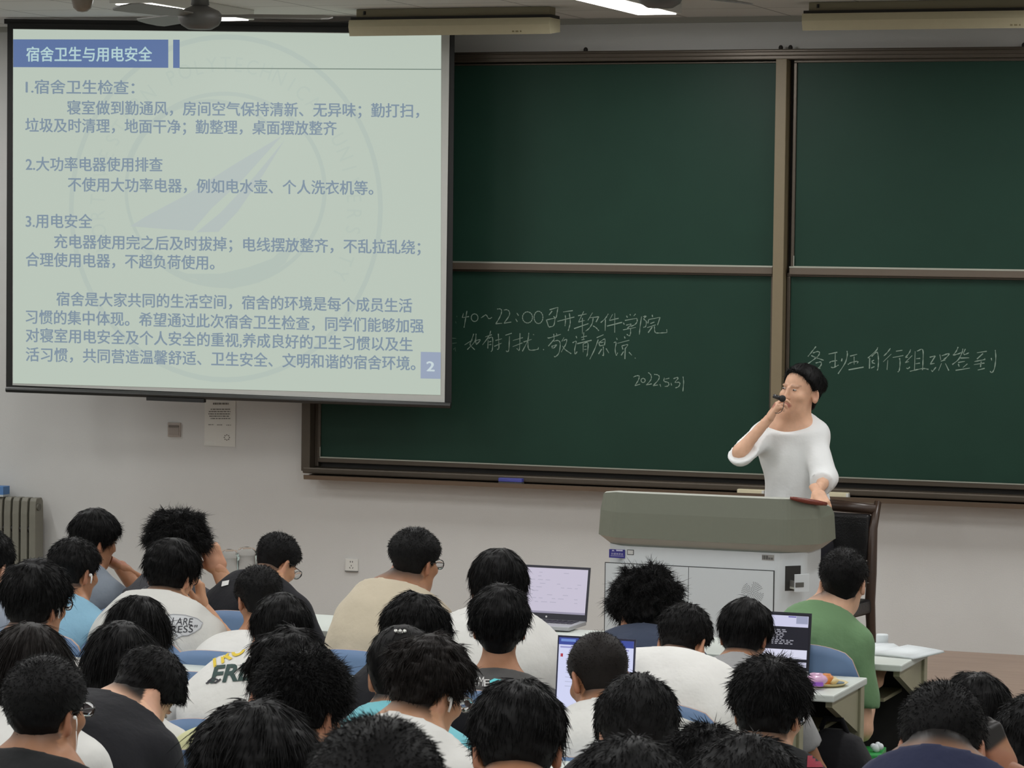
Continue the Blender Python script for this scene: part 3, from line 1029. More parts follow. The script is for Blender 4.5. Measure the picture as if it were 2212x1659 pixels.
part(MB().box((-.056, -.118, .978), (.006, -.01, 3.33)), 'centre_post', POST, bb, bevel=.004)
def panel(x0, x1, z0, z1, y, fr, edge_z=True):
    p = part(MB().box((x0, y, z0), (x1, y + .018, z1)), 'board_panel', BOARD, bb)
    f = MB()
    f.box((x0 - fr, y - .012, z0 - fr * 1.5), (x1 + fr, y + .02, z0)); f.box((x0 - fr, y - .012, z1), (x1 + fr, y + .02, z1 + fr))
    f.box((x0 - fr, y - .012, z0), (x0, y + .02, z1)); f.box((x1, y - .012, z0), (x1 + fr, y + .02, z1))
    sub(f, 'panel_frame', FRAME, p, bb, bevel=.003)
    e = MB(); e.box((x0 - .002, y - .0145, z0 - .004), (x1 + .002, y - .0125, z0 + .003)); e.box((x0 - .002, y - .0145, z0), (x0 + .002, y - .0125, z0 + .06)); e.box((x1 - .002, y - .0145, z0), (x1 + .002, y - .0125, z0 + .10))
    sub(e, 'edge_highlight', EDGE, p, bb)
    return p
YL, YU = -.075, -.095
P_UL = panel(-2.80, -.064, 2.190, 3.31, -.052, .010)
P_UR = panel(.050, 2.75, 2.190, 3.31, -.052, .018)
P_LL = panel(-2.788, -.080, 1.036, 2.135, -.045, .020)
P_LR = panel(.030, 2.74, 1.036, 2.135, -.045, .020)
for pnl, x0, x1 in ((P_UL, -2.80, -.066), (P_UR, .03, 2.75)):
    sub(MB().box((x0, -.085, 2.146), (x1, -.045, 2.188)), 'lower_rail', mat('bronze_rail', srgb(98, 88, 77), rough=.4, metal=.3), pnl, bb, bevel=.004)
    sub(MB().box((x0, -.0865, 2.184), (x1, -.05, 2.191)), 'edge_highlight', EDGE, pnl, bb)

def ribbons(polys, wd, y, closed=False):
    """flat strokes on the plane Y = y; polys in pixels"""
    m = MB()
    for pl in polys:
        w3 = [onY(p[0], p[1], y) for p in pl]
        w2 = [np.array([q[0], q[2]]) for q in w3]
        # smooth with catmull-rom
        if len(w2) > 2:
            ex = [2 * w2[0] - w2[1]] + w2 + [2 * w2[-1] - w2[-2]]
            o = []
            for i in range(1, len(ex) - 2):
                for t in (0, .25, .5, .75):
                    a, b, c, d = ex[i - 1:i + 3]
                    o.append(.5 * (2 * b + (c - a) * t + (2 * a - 5 * b + 4 * c - d) * t * t + (3 * b - a - 3 * c + d) * t ** 3))
            w2 = o + [w2[-1]]
        vs = []; n = len(w2)
        for i, p in enumerate(w2):
            t = w2[min(i + 1, n - 1)] - w2[max(i - 1, 0)]; t = t / (np.linalg.norm(t) + 1e-9)
            q = np.array([-t[1], t[0]]) * wd / 2 * (.75 + .35 * math.sin(i * 1.7 + p[0] * 40))
            vs += [(p[0] + q[0], y, p[1] + q[1]), (p[0] - q[0], y, p[1] - q[1])]
        m.add(vs, [(2 * i, 2 * i + 1, 2 * i + 3, 2 * i + 2) for i in range(n - 1)])
    return m
def ring_(cx, cy, rx, ry, n=14, a0=1.2): return [(cx + rx * math.cos(a0 + 2 * PI * k / n), cy - ry * math.sin(a0 + 2 * PI * k / n)) for k in range(n + 1)]
def crop(x0, y0, sc, polys): return [[(x0 + p[0] / sc, y0 + p[1] / sc) for p in pl] for pl in polys]
A1 = crop(960, 640, 7.9, [[(305, 367), (420, 345)], [(385, 250), (362, 380), (335, 535)], [(325, 290), (305, 365)], ring_(515, 365, 58, 65), [(625, 370), (690, 325), (715, 320), (750, 375), (775, 380), (810, 360)],
    [(900, 218), (950, 215), (975, 240), (965, 310), (920, 400), (875, 470)], [(875, 470), (985, 460)], [(1015, 235), (1070, 230), (1110, 270), (1100, 340), (1015, 460)], [(1015, 460), (1140, 440)],
    [(1235, 285), (1265, 330)], [(1215, 385), (1245, 435)], ring_(1418, 360, 85, 95), ring_(1605, 360, 75, 105)])
A1_shaded = crop(960, 640, 7.9, [[(190, 430), (200, 462)], [(208, 335), (215, 355)], [(130, 715), (200, 720)], [(135, 805), (210, 795)], [(180, 870), (190, 940)], [(150, 905), (175, 890)]])
A2 = crop(960, 640, 7.9, [[(500, 640), (460, 760), (440, 830), (520, 915)], [(345, 830), (480, 745)], [(540, 640), (520, 770), (390, 910)], [(530, 760), (545, 825)], [(535, 755), (615, 745), (545, 825)],
    [(695, 695), (810, 655)], [(790, 590), (760, 680), (650, 830)], [(745, 740), (740, 890)], [(750, 720), (820, 705), (820, 900), (795, 945)], [(755, 780), (800, 770)], [(755, 830), (800, 820)],
    [(870, 755), (980, 725)], [(850, 855), (975, 800)], [(920, 640), (930, 880), (900, 905)], [(1040, 665), (1150, 630)], [(1110, 680), (1100, 900), (1080, 945), (1050, 930)],
    [(1170, 755), (1340, 705)], [(1165, 860), (1330, 795)], [(1290, 630), (1280, 910), (1235, 890)], [(1350, 780), (1490, 735)], [(1440, 625), (1420, 760), (1330, 940)], [(1425, 770), (1430, 880), (1470, 920), (1590, 905), (1605, 870)], [(1515, 648), (1528, 660)], [(1685, 905), (1698, 915)]])
B1 = crop(1160, 640, 7.373, [[(200, 215), (335, 175)], [(335, 175), (320, 260), (300, 345), (262, 318)], [(240, 235), (190, 300)], [(148, 372), (185, 485)], [(160, 375), (290, 345)], [(290, 345), (265, 465), (190, 490)],
    [(415, 250), (570, 228)], [(325, 400), (595, 330)], [(450, 300), (455, 370), (445, 475)], [(515, 270), (530, 400), (520, 470), (497, 550)],
    [(655, 310), (790, 280)], [(745, 240), (660, 410)], [(660, 410), (760, 385)], [(590, 515), (820, 435)], [(722, 345), (722, 600)], [(885, 260), (810, 385)], [(830, 345), (985, 325)], [(985, 325), (940, 410)], [(895, 345), (880, 430), (830, 510), (775, 555)], [(890, 470), (940, 500), (985, 550)],
    [(1135, 280), (1090, 350), (1015, 420)], [(1090, 370), (1085, 550)], [(1205, 285), (1150, 385)], [(1155, 385), (1300, 350)], [(1115, 475), (1355, 415)], [(1240, 270), (1238, 580)],
    [(1425, 310), (1440, 340)], [(1480, 285), (1490, 305)], [(1570, 280), (1540, 315)], [(1375, 420), (1390, 450)], [(1400, 385), (1590, 350)], [(1590, 350), (1595, 400), (1560, 450), (1490, 480)], [(1420, 460), (1500, 445), (1440, 510)], [(1370, 535), (1575, 495)], [(1490, 520), (1490, 590), (1470, 630), (1430, 605)],
    [(1665, 320), (1640, 500), (1630, 610)], [(1690, 325), (1740, 315), (1700, 360), (1740, 400), (1730, 480), (1695, 495)], [(1835, 295), (1840, 330)], [(1780, 370), (1765, 430)], [(1780, 370), (1960, 335)], [(1960, 335), (1920, 460)], [(1805, 435), (1870, 410)], [(1755, 500), (1890, 455)], [(1835, 490), (1770, 580)], [(1870, 480), (1880, 570), (1930, 585), (2070, 578)], [(2070, 578), (2065, 525)]])
B2 = crop(1160, 640, 7.373, [[(175, 655), (190, 665), (380, 605)], [(265, 600), (275, 690)], [(310, 590), (318, 640)], [(270, 690), (180, 795)], [(265, 715), (340, 705), (370, 760), (350, 900), (290, 965), (275, 950)], [(235, 790), (245, 832)], [(240, 795), (315, 775), (260, 830)], [(430, 655), (395, 720)], [(420, 710), (470, 685), (460, 760), (385, 890)], [(405, 790), (450, 850), (545, 915)],
    [(622, 635), (635, 668)], [(565, 740), (625, 720), (600, 850), (610, 920), (640, 880)], [(705, 655), (795, 632)], [(745, 575), (740, 695)], [(710, 695), (760, 682)], [(640, 755), (870, 700)], [(735, 760), (735, 890)], [(735, 760), (810, 740), (805, 900), (790, 960)], [(755, 800), (790, 795)], [(750, 850), (790, 845)],
    [(950, 660), (1060, 612)], [(975, 690), (920, 840), (840, 1005)], [(985, 740), (1000, 790)], [(985, 740), (1080, 680), (1075, 780)], [(1000, 790), (1075, 775)], [(1010, 740), (1060, 730)], [(1055, 800), (1060, 940), (1040, 935)], [(1030, 840), (980, 920)], [(1100, 830), (1145, 905)],
    [(1265, 660), (1277, 692)], [(1220, 740), (1260, 735), (1245, 840), (1260, 940), (1285, 900)], [(1393, 640), (1402, 672)], [(1280, 750), (1470, 700)], [(1350, 790), (1368, 845)], [(1350, 790), (1445, 770), (1400, 840)], [(1405, 840), (1400, 1000)], [(1380, 880), (1340, 940)], [(1465, 890), (1510, 940)], [(1558, 980), (1572, 990)]])
C1 = crop(1340, 790, 12.29, [[(350, 300), (420, 270), (490, 265), (500, 310), (470, 400), (385, 530)], [(385, 530), (525, 490)], ring_(605, 390, 55, 55), [(740, 180), (800, 230), (825, 300), (800, 390), (690, 515)], [(690, 515), (835, 480)], [(900, 230), (980, 240), (1035, 290), (1000, 390), (870, 530)], [(870, 530), (1000, 510)], [(1050, 490), (1075, 560)],
    [(1170, 320), (1160, 410), (1260, 440), (1290, 490), (1260, 540), (1180, 550)], [(1190, 355), (1300, 330)], [(1345, 455), (1360, 522)], [(1410, 345), (1510, 310), (1530, 340), (1455, 440), (1560, 440), (1580, 490), (1540, 560), (1460, 590)], [(1665, 290), (1680, 450), (1660, 680)]])
D1 = crop(1730, 730, 9.217, [[(300, 170), (230, 260), (140, 370)], [(240, 300), (330, 270), (370, 290), (350, 350), (270, 420), (145, 510)], [(205, 350), (310, 395), (455, 445)], [(295, 500), (400, 480), (390, 560), (270, 635)], [(220, 545), (270, 635)], [(270, 635), (390, 595)],
    [(550, 322), (725, 285)], [(685, 300), (680, 570)], [(570, 500), (600, 470), (720, 450)], [(600, 580), (650, 590), (750, 540)], [(820, 410), (808, 465)], [(918, 260), (925, 340), (880, 500), (740, 715)], [(980, 362), (1120, 325)], [(1060, 370), (1060, 530)], [(935, 530), (1000, 490), (1130, 465), (1120, 510)], [(950, 635), (1250, 580)],
    [(1530, 190), (1500, 250), (1335, 400)], [(1370, 400), (1365, 610)], [(1410, 370), (1500, 285), (1530, 310), (1545, 450), (1535, 600), (1520, 650)], [(1410, 470), (1455, 440)], [(1415, 490), (1475, 510)], [(1400, 600), (1465, 570)],
    [(1785, 205), (1720, 290), (1650, 360)], [(1800, 320), (1640, 475)], [(1730, 440), (1715, 635)], [(1895, 265), (2020, 245)], [(1830, 390), (2040, 350)], [(1965, 400), (1975, 500), (1960, 640), (1930, 680)]])
E1 = crop(1940, 730, 9.217, [[(250, 230), (220, 300), (145, 390)], [(145, 390), (200, 385)], [(280, 350), (140, 490)], [(140, 490), (215, 470)], [(165, 600), (200, 610), (235, 575)], [(340, 265), (325, 645)], [(375, 265), (490, 235), (495, 480), (485, 640)], [(360, 415), (440, 405)], [(345, 515), (435, 500)], [(235, 665), (480, 610), (605, 625)],
    [(630, 385), (740, 355)], [(740, 360), (640, 520)], [(640, 520), (725, 505)], [(665, 640), (685, 665), (755, 580)], [(830, 330), (850, 440)], [(870, 355), (1015, 310), (960, 390), (900, 430)], [(850, 465), (940, 435)], [(865, 505), (805, 650)], [(940, 505), (1010, 650)],
    [(1195, 180), (1160, 260), (1095, 345)], [(1100, 345), (1220, 310), (1245, 290)], [(1290, 215), (1270, 300), (1200, 430), (1080, 530)], [(1340, 220), (1300, 305)], [(1300, 310), (1330, 330), (1410, 295)], [(1240, 400), (1415, 395)], [(1195, 490), (1330, 465)], [(1200, 520), (1215, 570)], [(1380, 515), (1290, 590)], [(1145, 645), (1430, 600)],
    [(1570, 295), (1765, 265)], [(1690, 310), (1570, 420)], [(1520, 470), (1720, 430), (1720, 410)], [(1510, 530), (1720, 500)], [(1655, 470), (1640, 580)], [(1585, 640), (1725, 605)], [(1855, 400), (1865, 450)], [(1935, 240), (1945, 400), (1920, 600), (1870, 690), (1830, 660)]])
YC = -.0458
sub(ribbons(A1 + A2 + B1 + B2 + C1, .0058, YC), 'chalk_writing', CHALK, P_LL, bb)
sub(ribbons(A1_shaded, .006, YC), 'chalk_writing', CHALK_SHADED, P_LL, bb)
sub(ribbons(D1 + E1, .0062, YC), 'chalk_writing', CHALK, P_LR, bb)
tag(bb, 'large green four panel chalkboard in a brown frame across the front wall', 'blackboard')

def eraser(px0, px1, pyb, body, label, h=.03, felt=None, d=.05):
    y = -.15
    a = onY(px0, pyb, y); b = onY(px1, pyb, y)
    zt = .9305
    r = empty('board_eraser', ((a[0] + b[0]) / 2, y + d / 2, zt))
    w_ = (b[0] - a[0]) / 2
    if felt:
        MB().box((-w_, -d / 2, 0), (w_, d / 2, .012)).build('felt_pad', felt, r, bevel=.003)
        MB().box((-w_, -d / 2, .0125), (w_, d / 2, h)).build('back', body, r, bevel=.004)
    else:
        MB().box((-w_, -d / 2, 0), (w_, d / 2, h)).build('block', body, r, bevel=.003)
        MB().box((w_ - .012, -d / 2 - .001, -.0), (w_ + .001, d / 2 + .001, h * .9)).build('end_flap', FIX, r)
    tag(r, label, 'eraser')
eraser(1076, 1127, 1040, mat('blue_eraser_plastic', srgb(70, 74, 150), rough=.5), 'blue board eraser on the chalk tray under the written notice', .034, mat('grey_felt', srgb(70, 70, 66), rough=.95))
CREAM = mat('cream_card', srgb(206, 198, 168), rough=.7)
eraser(1592, 1650, 1060, CREAM, 'cream chalk box on the tray, partly behind the lecturer', .025)
eraser(1783, 1832, 1070, CREAM, 'cream chalk box on the tray beside the lecturer and above the black chair', .028)

# ---------------------------------------------------------------- projection screen
SA = math.radians(6.5)
SU = np.array([math.cos(SA), math.sin(SA), 0]); SN = np.array([math.sin(SA), -math.cos(SA), 0])
SP = onY(970, 470, -.42)
def sp(px, py, layer=0.0):
    return onP(px, py, SP + SN * layer, SN)
scr = empty('projection_screen', SP)
BLACKF = mat('black_screen_border', srgb(14, 14, 12), rough=.7)
def quad(pxs, l0, l1):
    m = MB()
    a = [sp(*p, l1) for p in pxs]; b = [sp(*p, l1) - SN * (l1 - l0) for p in pxs]
    return m.add(a + b, [(0, 1, 2, 3), (7, 6, 5, 4)] + [(i, 4 + i, 4 + (i + 1) % 4, (i + 1) % 4) for i in range(4)])
part(quad([(16, 50), (982, 61.5), (975, 876), (13, 842)], -.004, 0), 'black_border', BLACKF, scr)
fab = part(quad([(28, 62.3), (971.3, 73.2), (960.4, 869.6), (27, 832)], .001, .003), 'screen_fabric', mat('matt_white_fabric', srgb(176, 177, 172), rough=.9, noise=.02), scr)
bar = MB()
bar.tube([sp(14, 841, .015), sp(974, 876, .015)], .017, 12)
part(bar, 'weight_bar', mat('black_weight_bar', srgb(30, 31, 29), rough=.35), scr)
part(quad([(316, 857), (440, 862), (440, 870), (316, 865)], -.01, .03), 'bar_pull', BLACKF, scr)
cas = MB(); a_, b_ = sp(12, 42, -.03), sp(985, 54, -.03)
cas.obox((a_ + b_) / 2 + np.array([0, 0, -.012]), (b_ - a_) / 2, SN * .02, np.array([0, 0, .014])); part(cas, 'roller_case', BLACKF, scr)
SLIDE = (.385, .455, .385)
def emi(name, rgb, k=1.0):
    c = srgb(*rgb)
    return mat(name, (.02, .02, .02), rough=.9, spec=.1, emit=c, es=k)
S_BG = emi('projected_background', (183, 195, 183))
S_SEAL = emi('projected_pale_seal', (176, 189, 180)); S_SEAL2 = emi('projected_pale_seal_blue', (176, 187, 184)); S_SEAL3 = emi('projected_faint_seal', (178.5, 191.5, 181))
S_TXT = emi('projected_slate_text', (124, 142, 158)); S_BLUE = emi('projected_blue', (92, 114, 158)); S_LT = emi('projected_light_text', (176, 205, 208)); S_LINE = emi('projected_line', (112, 128, 118)); S_BOX = emi('projected_page_box', (148, 160, 182)); S_W = emi('projected_white_digit', (196, 210, 214))
slide = part(quad([(28.5, 63), (953, 74.5), (951.5, 853.5), (28, 828)], .0035, .0045), 'slide_image', S_BG, scr)
L1, L2, L3 = .0055, .0065, .0075
def splane(name, poly, layer, m):
    mb = MB(); mb.add([sp(*p, layer) for p in poly], [tuple(range(len(poly)))])
    return sub(mb, name, m, slide, scr)
def ringband(cx, cy, rx, ry, wd, a0, a1, layer, m, n=72):
    mb = MB(); vs = []
    for k in range(n + 1):
        a = a0 + (a1 - a0) * k / n
        for q in (1, 1 - wd / rx):
            vs.append(sp(cx + rx * q * math.cos(a), cy + ry * q * math.sin(a), layer))
    mb.add(vs, [(2 * i, 2 * i + 1, 2 * i + 3, 2 * i + 2) for i in range(n)])
    return sub(mb, 'slide_seal_ring', m, slide, scr)
ringband(488, 450, 339, 376, 10, 0, 2 * PI, L1, S_SEAL)
ringband(484, 410, 222, 212, 9, -2.9, 2.6, L1, S_SEAL)
ringband(455, 410, 186, 196, 7, 1.2, 5.6, L1, S_SEAL)
def c6(p): return [(100 + x / 2.1275, 60 + y / 2.1275) for x, y in p]
splane('slide_seal_needle', c6([(1085, 495), (860, 630), (640, 770), (470, 860), (385, 912), (540, 925), (672, 932), (760, 830), (900, 700)]), L1 + .0002, S_SEAL2)
splane('slide_seal_needle', c6([(1096, 515), (960, 680), (800, 850), (690, 940), (790, 938), (880, 845), (1000, 670)]), L1 + .0003, S_SEAL2)
splane('slide_seal_arc', c6([(640, 1130), (720, 1175), (850, 1200), (980, 1170), (1100, 1080), (1160, 960), (1100, 1000), (1040, 1060), (930, 1100), (800, 1130)]), L1 + .0002, S_SEAL)
def glyphs_on_screen(s, p0, p1, em, layer, m, bold, name='slide_text', parent=None, vc=.38):
    V, F = curve_text(s, 0)
    p0 = np.array(p0, float); p1 = np.array(p1, float)
    w0, w1 = V[:, 0].min(), V[:, 0].max()
    u = (p1 - p0) / (w1 - w0)
    mb = MB()
    for q, (dx, dy) in enumerate(((-bold, 0), (bold, 0), (0, bold * .6), (0, -bold * .6))):
        mb.add([sp(*(p0 + u * (x + dx - w0) + np.array([0, -(y + dy - vc) * em])), layer + .00002 * q) for x, y, _ in V], F)
    return sub(mb, name, m, parent or slide, scr)
seal_txt = 'NORTHWESTERN POLYTECHNICAL UNIVERSITY'
mb = MB()
for k, chh in enumerate(seal_txt):
    if chh == ' ': continue
    V, F = curve_text(chh)
    a = math.radians(-105 + 6.17 * k)
    ca, sa = math.cos(a), math.sin(a)
    xm = V[:, 0].mean()
    vs = []
    for x, y, _ in V:
        X, Yy = (x - xm) * 38, (y - .35) * 46
        vs.append(sp(488 + 278 * math.sin(a) + X * ca + Yy * sa, 450 - 312 * math.cos(a) + X * sa - Yy * ca, L1 + .0002))
    mb.add(vs, F)
sub(mb, 'slide_seal_letters', S_SEAL3, slide, scr)
splane('slide_title_bar', [(28.5, 85), (363.5, 85.5), (363.5, 146.5), (28.5, 145)], L1 + .0006, S_BLUE)
splane('slide_title_bar', [(374, 85.7), (388, 85.8), (388, 147), (374, 146.7)], L1 + .0006, S_BLUE)
splane('slide_rule', [(388, 146), (953, 149), (953, 151), (388, 148)], L1 + .0006, S_LINE)
glyphs_on_screen('宿舍卫生与用电安全', (57, 117), (328, 117), 34, L2, S_LT, .022, 'slide_title')
for s, x0, y0, x1, y1 in (('1.宿舍卫生检查：', 56, 187, 290, 189), ('寝室做到勤通风，房间空气保持清新、无异味；勤打扫，', 145, 232, 905, 239), ('垃圾及时清理，地面干净；勤整理，桌面摆放整齐', 55, 270, 727, 277),
                          ('2.大功率电器使用排查', 56, 354, 351, 355.5), ('不使用大功率电器，例如电水壶、个人洗衣机等。', 147, 398, 806, 406), ('3.用电安全', 56, 477, 199, 478),
                          ('充电器使用完之后及时拔掉；电线摆放整齐，不乱拉乱绕；', 117, 521, 908, 534), ('合理使用电器，不超负荷使用。', 56, 560, 463, 567.5),
                          ('宿舍是大家共同的生活空间，宿舍的环境是每个成员生活', 122, 645, 890, 660), ('习惯的集中体现。希望通过此次宿舍卫生检查，同学们能够加强', 56, 684, 915, 704),
                          ('对寝室用电安全及个人安全的重视,养成良好的卫生习惯以及生', 56, 723.5, 891, 744), ('活习惯，共同营造温馨舒适、卫生安全、文明和谐的宿舍环境。', 56, 765, 897, 785)):
    glyphs_on_screen(s, (x0, y0), (x1, y1), 33, L2, S_TXT, .019)
splane('slide_page_box', [(909, 760), (952, 761), (951.6, 818.5), (908.5, 817.5)], L2, S_BOX)
glyphs_on_screen('2', (922, 790), (938, 790.5), 30, L3, S_W, .03, 'slide_page_number')
tag(scr, 'projection screen with a lit slide of blue Chinese text, left of the blackboard', 'projection screen')

# ---------------------------------------------------------------- blackboard lamps
LAMP_M = mat('cream_lamp_hood', srgb(166, 159, 132), rough=.55, noise=.04); LAMP_D = mat('cream_lamp_channel', srgb(132, 123, 98), rough=.6)
def board_lamp(px0, length, y, label):
    x0 = onY(px0, 60, y)[0]
    r = empty('board_lamp', (x0 + length / 2, y, CEIL))
    L = length / 2
    MB().box((-L + .02, -.045, -.045), (L - .02, .05, 0)).build('mounting_channel', LAMP_D, r, bevel=.003)
    MB().box((-L, -.075, -.062), (L, .06, -.0455)).build('gear_tray', FRAME_D, r)
    h = MB(); h.prism([(-L, -.10, -.0625), (-L, -.108, -.10), (-L, -.088, -.150), (-L, .07, -.13), (-L, .07, -.0625)], (2 * L, 0, 0)); h.build('hood', LAMP_M, r)
    MB().tube([(-L + .07, -.0475, -.012), (-L + .07, -.049, -.03)], .007, 8).build('screw', FRAME_D, r)
    mk = MB()
    for k, (dx, w_) in enumerate(((0, .012), (.02, .016), (.045, .008))):
        mk.box((L - .215 + dx, -.0958, -.139), (L - .215 + dx + w_, -.0925, -.130))
    mk.build('worn_sticker', mat('worn_grey_print', srgb(120, 112, 84), rough=.8), r)
    tag(r, label, 'lamp', 'unlit board lamps on the ceiling')
board_lamp(769, 1.165, -.88, 'unlit cream board lamp hanging across the top of the projection screen')
board_lamp(1743, 1.30, -.88, 'unlit cream board lamp above the far right blackboard panels')
# ---------------------------------------------------------------- lectern
POD_T = mat('grey_green_steel', srgb(112, 116, 102), rough=.5, noise=.03)
POD_U = mat('pale_grey_steel', srgb(172, 174, 164), rough=.5)
POD_B = mat('white_powder_steel', srgb(202, 209, 212), rough=.45, noise=.015)
GROOVE = mat('dark_seam', srgb(60, 62, 62), rough=.7)
REDWOOD = wood_material('reddish_wood', srgb(112, 48, 34), 6, .35)
PY = -2.6
px0 = onY(1283, 1062, PY)[0]; px1 = onY(1697, 1077, PY)[0]
pod = empty('lectern', ((px0 + px1) / 2, PY + .35, STAGE_Z))
def pz(px, py): return float(onY(px, py, PY)[2])
zt = pz(1400, 1067); zb = pz(1400, 1164); zu = pz(1400, 1183)
def plan(x0, x1, y0, y1, c):
    return [(x0, y0 + c), (x0 + c, y0), (x1 - c, y0), (x1, y0 + c), (x1, y1), (x0, y1)]
ch = .125
def rounded(pl, r=.05, n=5):
    out = []
    N = len(pl)
    for i in range(N):
        p = np.array(pl[i]); a = np.array(pl[i - 1]); b = np.array(pl[(i + 1) % N])
        u = (a - p) / np.linalg.norm(a - p); v = (b - p) / np.linalg.norm(b - p)
        for k in range(n + 1):
            t = k / n
            out.append(tuple((1 - t) ** 2 * (p + u * r) + 2 * t * (1 - t) * p + t * t * (p + v * r)))
    return out
top_pl = rounded(plan(px0 - ch * .1, px1 + ch, PY, PY + .46, ch))
cx_ = (px0 + px1 + ch * .9) / 2; cy_ = PY + .23
def grow_pl(pl, g): return [(cx_ + (x - cx_) * (1 + g / .6), cy_ + (y - cy_) * (1 + g / .23)) for x, y in pl]
def loft(m, rings):
    n = len(rings[0][0]); vs = []
    for pl, z in rings: vs += [(x, y, z) for x, y in pl]
    fs = [(i * n + k, i * n + (k + 1) % n, (i + 1) * n + (k + 1) % n, (i + 1) * n + k) for i in range(len(rings) - 1) for k in range(n)]
    fs += [tuple(range(n))[::-1], tuple(range((len(rings) - 1) * n, len(rings) * n))]
    return m.add(vs, fs)
def tilt_top(o_, z0, drop):
    for vv in o_.data.vertices:
        wy = vv.co.y + pod.location.y
        if vv.co.z + pod.location.z > z0: vv.co.z -= max(0, (wy - PY - .03)) * drop
ct_o = part(loft(MB(), [(grow_pl(top_pl, .012), zb), (grow_pl(top_pl, .004), zb + .12), (grow_pl(top_pl, -.010), zt)]), 'console_top', POD_T, pod)
tilt_top(ct_o, zt - .01, .16)
lip_o = part(loft(MB(), [(grow_pl(top_pl, -.012), zt + .0005), (grow_pl(top_pl, -.020), zt + .008)]), 'top_lip', POD_U, pod)
tilt_top(lip_o, 0, .16)
part(loft(MB(), [(grow_pl(top_pl, -.045), zu), (grow_pl(top_pl, .009), zb - .0005)]), 'chamfer_band', POD_U, pod)
body_pl = rounded(plan(px0 + .035, px1 + ch - .055, PY + .028, PY + .43, ch - .02), .03)
bo = part(loft(MB(), [(body_pl, STAGE_Z + .06), (body_pl, zu - .0005)]), 'cabinet_body', POD_B, pod)
part(loft(MB(), [(grow_pl(body_pl, -.03), STAGE_Z), (grow_pl(body_pl, -.03), STAGE_Z + .0595)]), 'plinth', GROOVE, pod)
FYp = PY + .028
def front_line(pts, wd, y, name, m, par):
    mb = MB()
    for a, b in zip(pts, pts[1:]):
        A_, B_ = onY(*a, y), onY(*b, y)
        d = B_ - A_; d /= np.linalg.norm(d); n = np.array([-d[2], 0, d[0]]) * wd / 2
        mb.add([A_ + n, B_ + n, B_ - n, A_ - n], [(0, 1, 2, 3)])
    return sub(mb, name, m, par, pod)
zl, zr = onY(1308, 1217, FYp), onY(1672, 1233, FYp)
dz = (zl[2] + zr[2]) / 2
def fr(x0, z0, x1, z1, d0, d1): return MB().box((x0, FYp - d1, z0), (x1, FYp - d0, z1))
xm = onY(1488, 1225, FYp)[0]
dl = part(fr(zl[0] + .002, STAGE_Z + .10, xm - .0015, dz, -.001, .004), 'door', POD_B, pod)
dr = part(fr(xm + .0015, STAGE_Z + .10, zr[0] - .002, dz, -.001, .004), 'door', POD_B, pod)
part(fr(zl[0] - .003, STAGE_Z + .096, zr[0] + .003, dz + .004, -.001, .0012), 'door_gap', GROOVE, pod)
hc = onY(1626, 1281, FYp)
mb = MB()
for k in range(1, 9):
    r_ = .0065 * k
    n_ = max(6, int(2 * PI * r_ / .0085))
    for j in range(n_):
        a = 2 * PI * j / n_
        if k > 4 and (a % (2 * PI / 4)) / (2 * PI / 4) > .72: continue
        c = (hc[0] + r_ * math.cos(a + .5), FYp - .0046, hc[2] + r_ * math.sin(a + .5))
        mb.add([(c[0] + .0019 * math.cos(t), c[1], c[2] + .0019 * math.sin(t)) for t in [q * PI / 3 for q in range(6)]], [tuple(range(6))])
sub(mb, 'speaker_holes', mat('black_hole', (.01, .01, .01), rough=.9), dr, pod)
def sticker(name, c0, c1, m, d=.0015):
    a = onY(*c0, FYp); b = onY(*c1, FYp)
    return part(MB().box((a[0], FYp - d, a[2]), (b[0], FYp + .0005, b[2])), name, m, pod), a, b
s1, a, b = sticker('blue_sticker', (1316, 1186), (1350, 1206), mat('blue_sticker_vinyl', srgb(52, 50, 128), rough=.4))
def front_text(s, cx0, cy0, cx1, em, m, par, bold=0.0, y=FYp - .0022):
    V, F = curve_text(s, bold)
    w0, w1 = V[:, 0].min(), V[:, 0].max()
    vs = []
    for x, yy, _ in V:
        px = cx0 + (cx1 - cx0) * (x - w0) / (w1 - w0); py = cy0 + (cx1 - cx0) * .0 - (yy - .38) * em + (px - cx0) * .04
        vs.append(onY(px, py, y))
    mb = MB(); mb.add(vs, F)
    return sub(mb, 'sticker_print', m, par, pod)
STK = mat('pale_print', srgb(190, 190, 215), rough=.5)
front_text('多媒体讲台', 1320, 1196, 1346, 5.2, STK, s1)
mb = MB()
for pl in ([(1321, 1190.5), (1324, 1187.5), (1328, 1190.5)], [(1331, 1187.3), (1345, 1188), (1345, 1191), (1331, 1190.4)], [(1319, 1200), (1347, 1201.2), (1347, 1202), (1319, 1200.8)]):
    mb.add([onY(*p, FYp - .0022) for p in pl], [tuple(range(len(pl)))])
sub(mb, 'sticker_print', STK, s1, pod)
s2, a, b = sticker('square_sticker', (1355, 1187), (1369, 1199), GROOVE, .0012)
sub(MB().box((a[0] + .003, FYp - .0018, a[2] - .003), (b[0] - .003, FYp - .0011, b[2] + .003)), 'sticker_face', mat('pale_label', srgb(196, 198, 196), rough=.6), s2, pod)
s3, a, b = sticker('grey_label', (1646, 1198), (1672, 1211), mat('grey_label_paper', srgb(150, 150, 146), rough=.6))
mb = MB()
for k in range(9): mb.box((a[0] + .003 + .006 * k, FYp - .0019, b[2] + .004), (a[0] + .003 + .006 * k + .003 * (1 + k % 2 * .4), FYp - .0014, a[2] - (.004 if k < 5 else .012)))
sub(mb, 'label_bars', GROOVE, s3, pod)
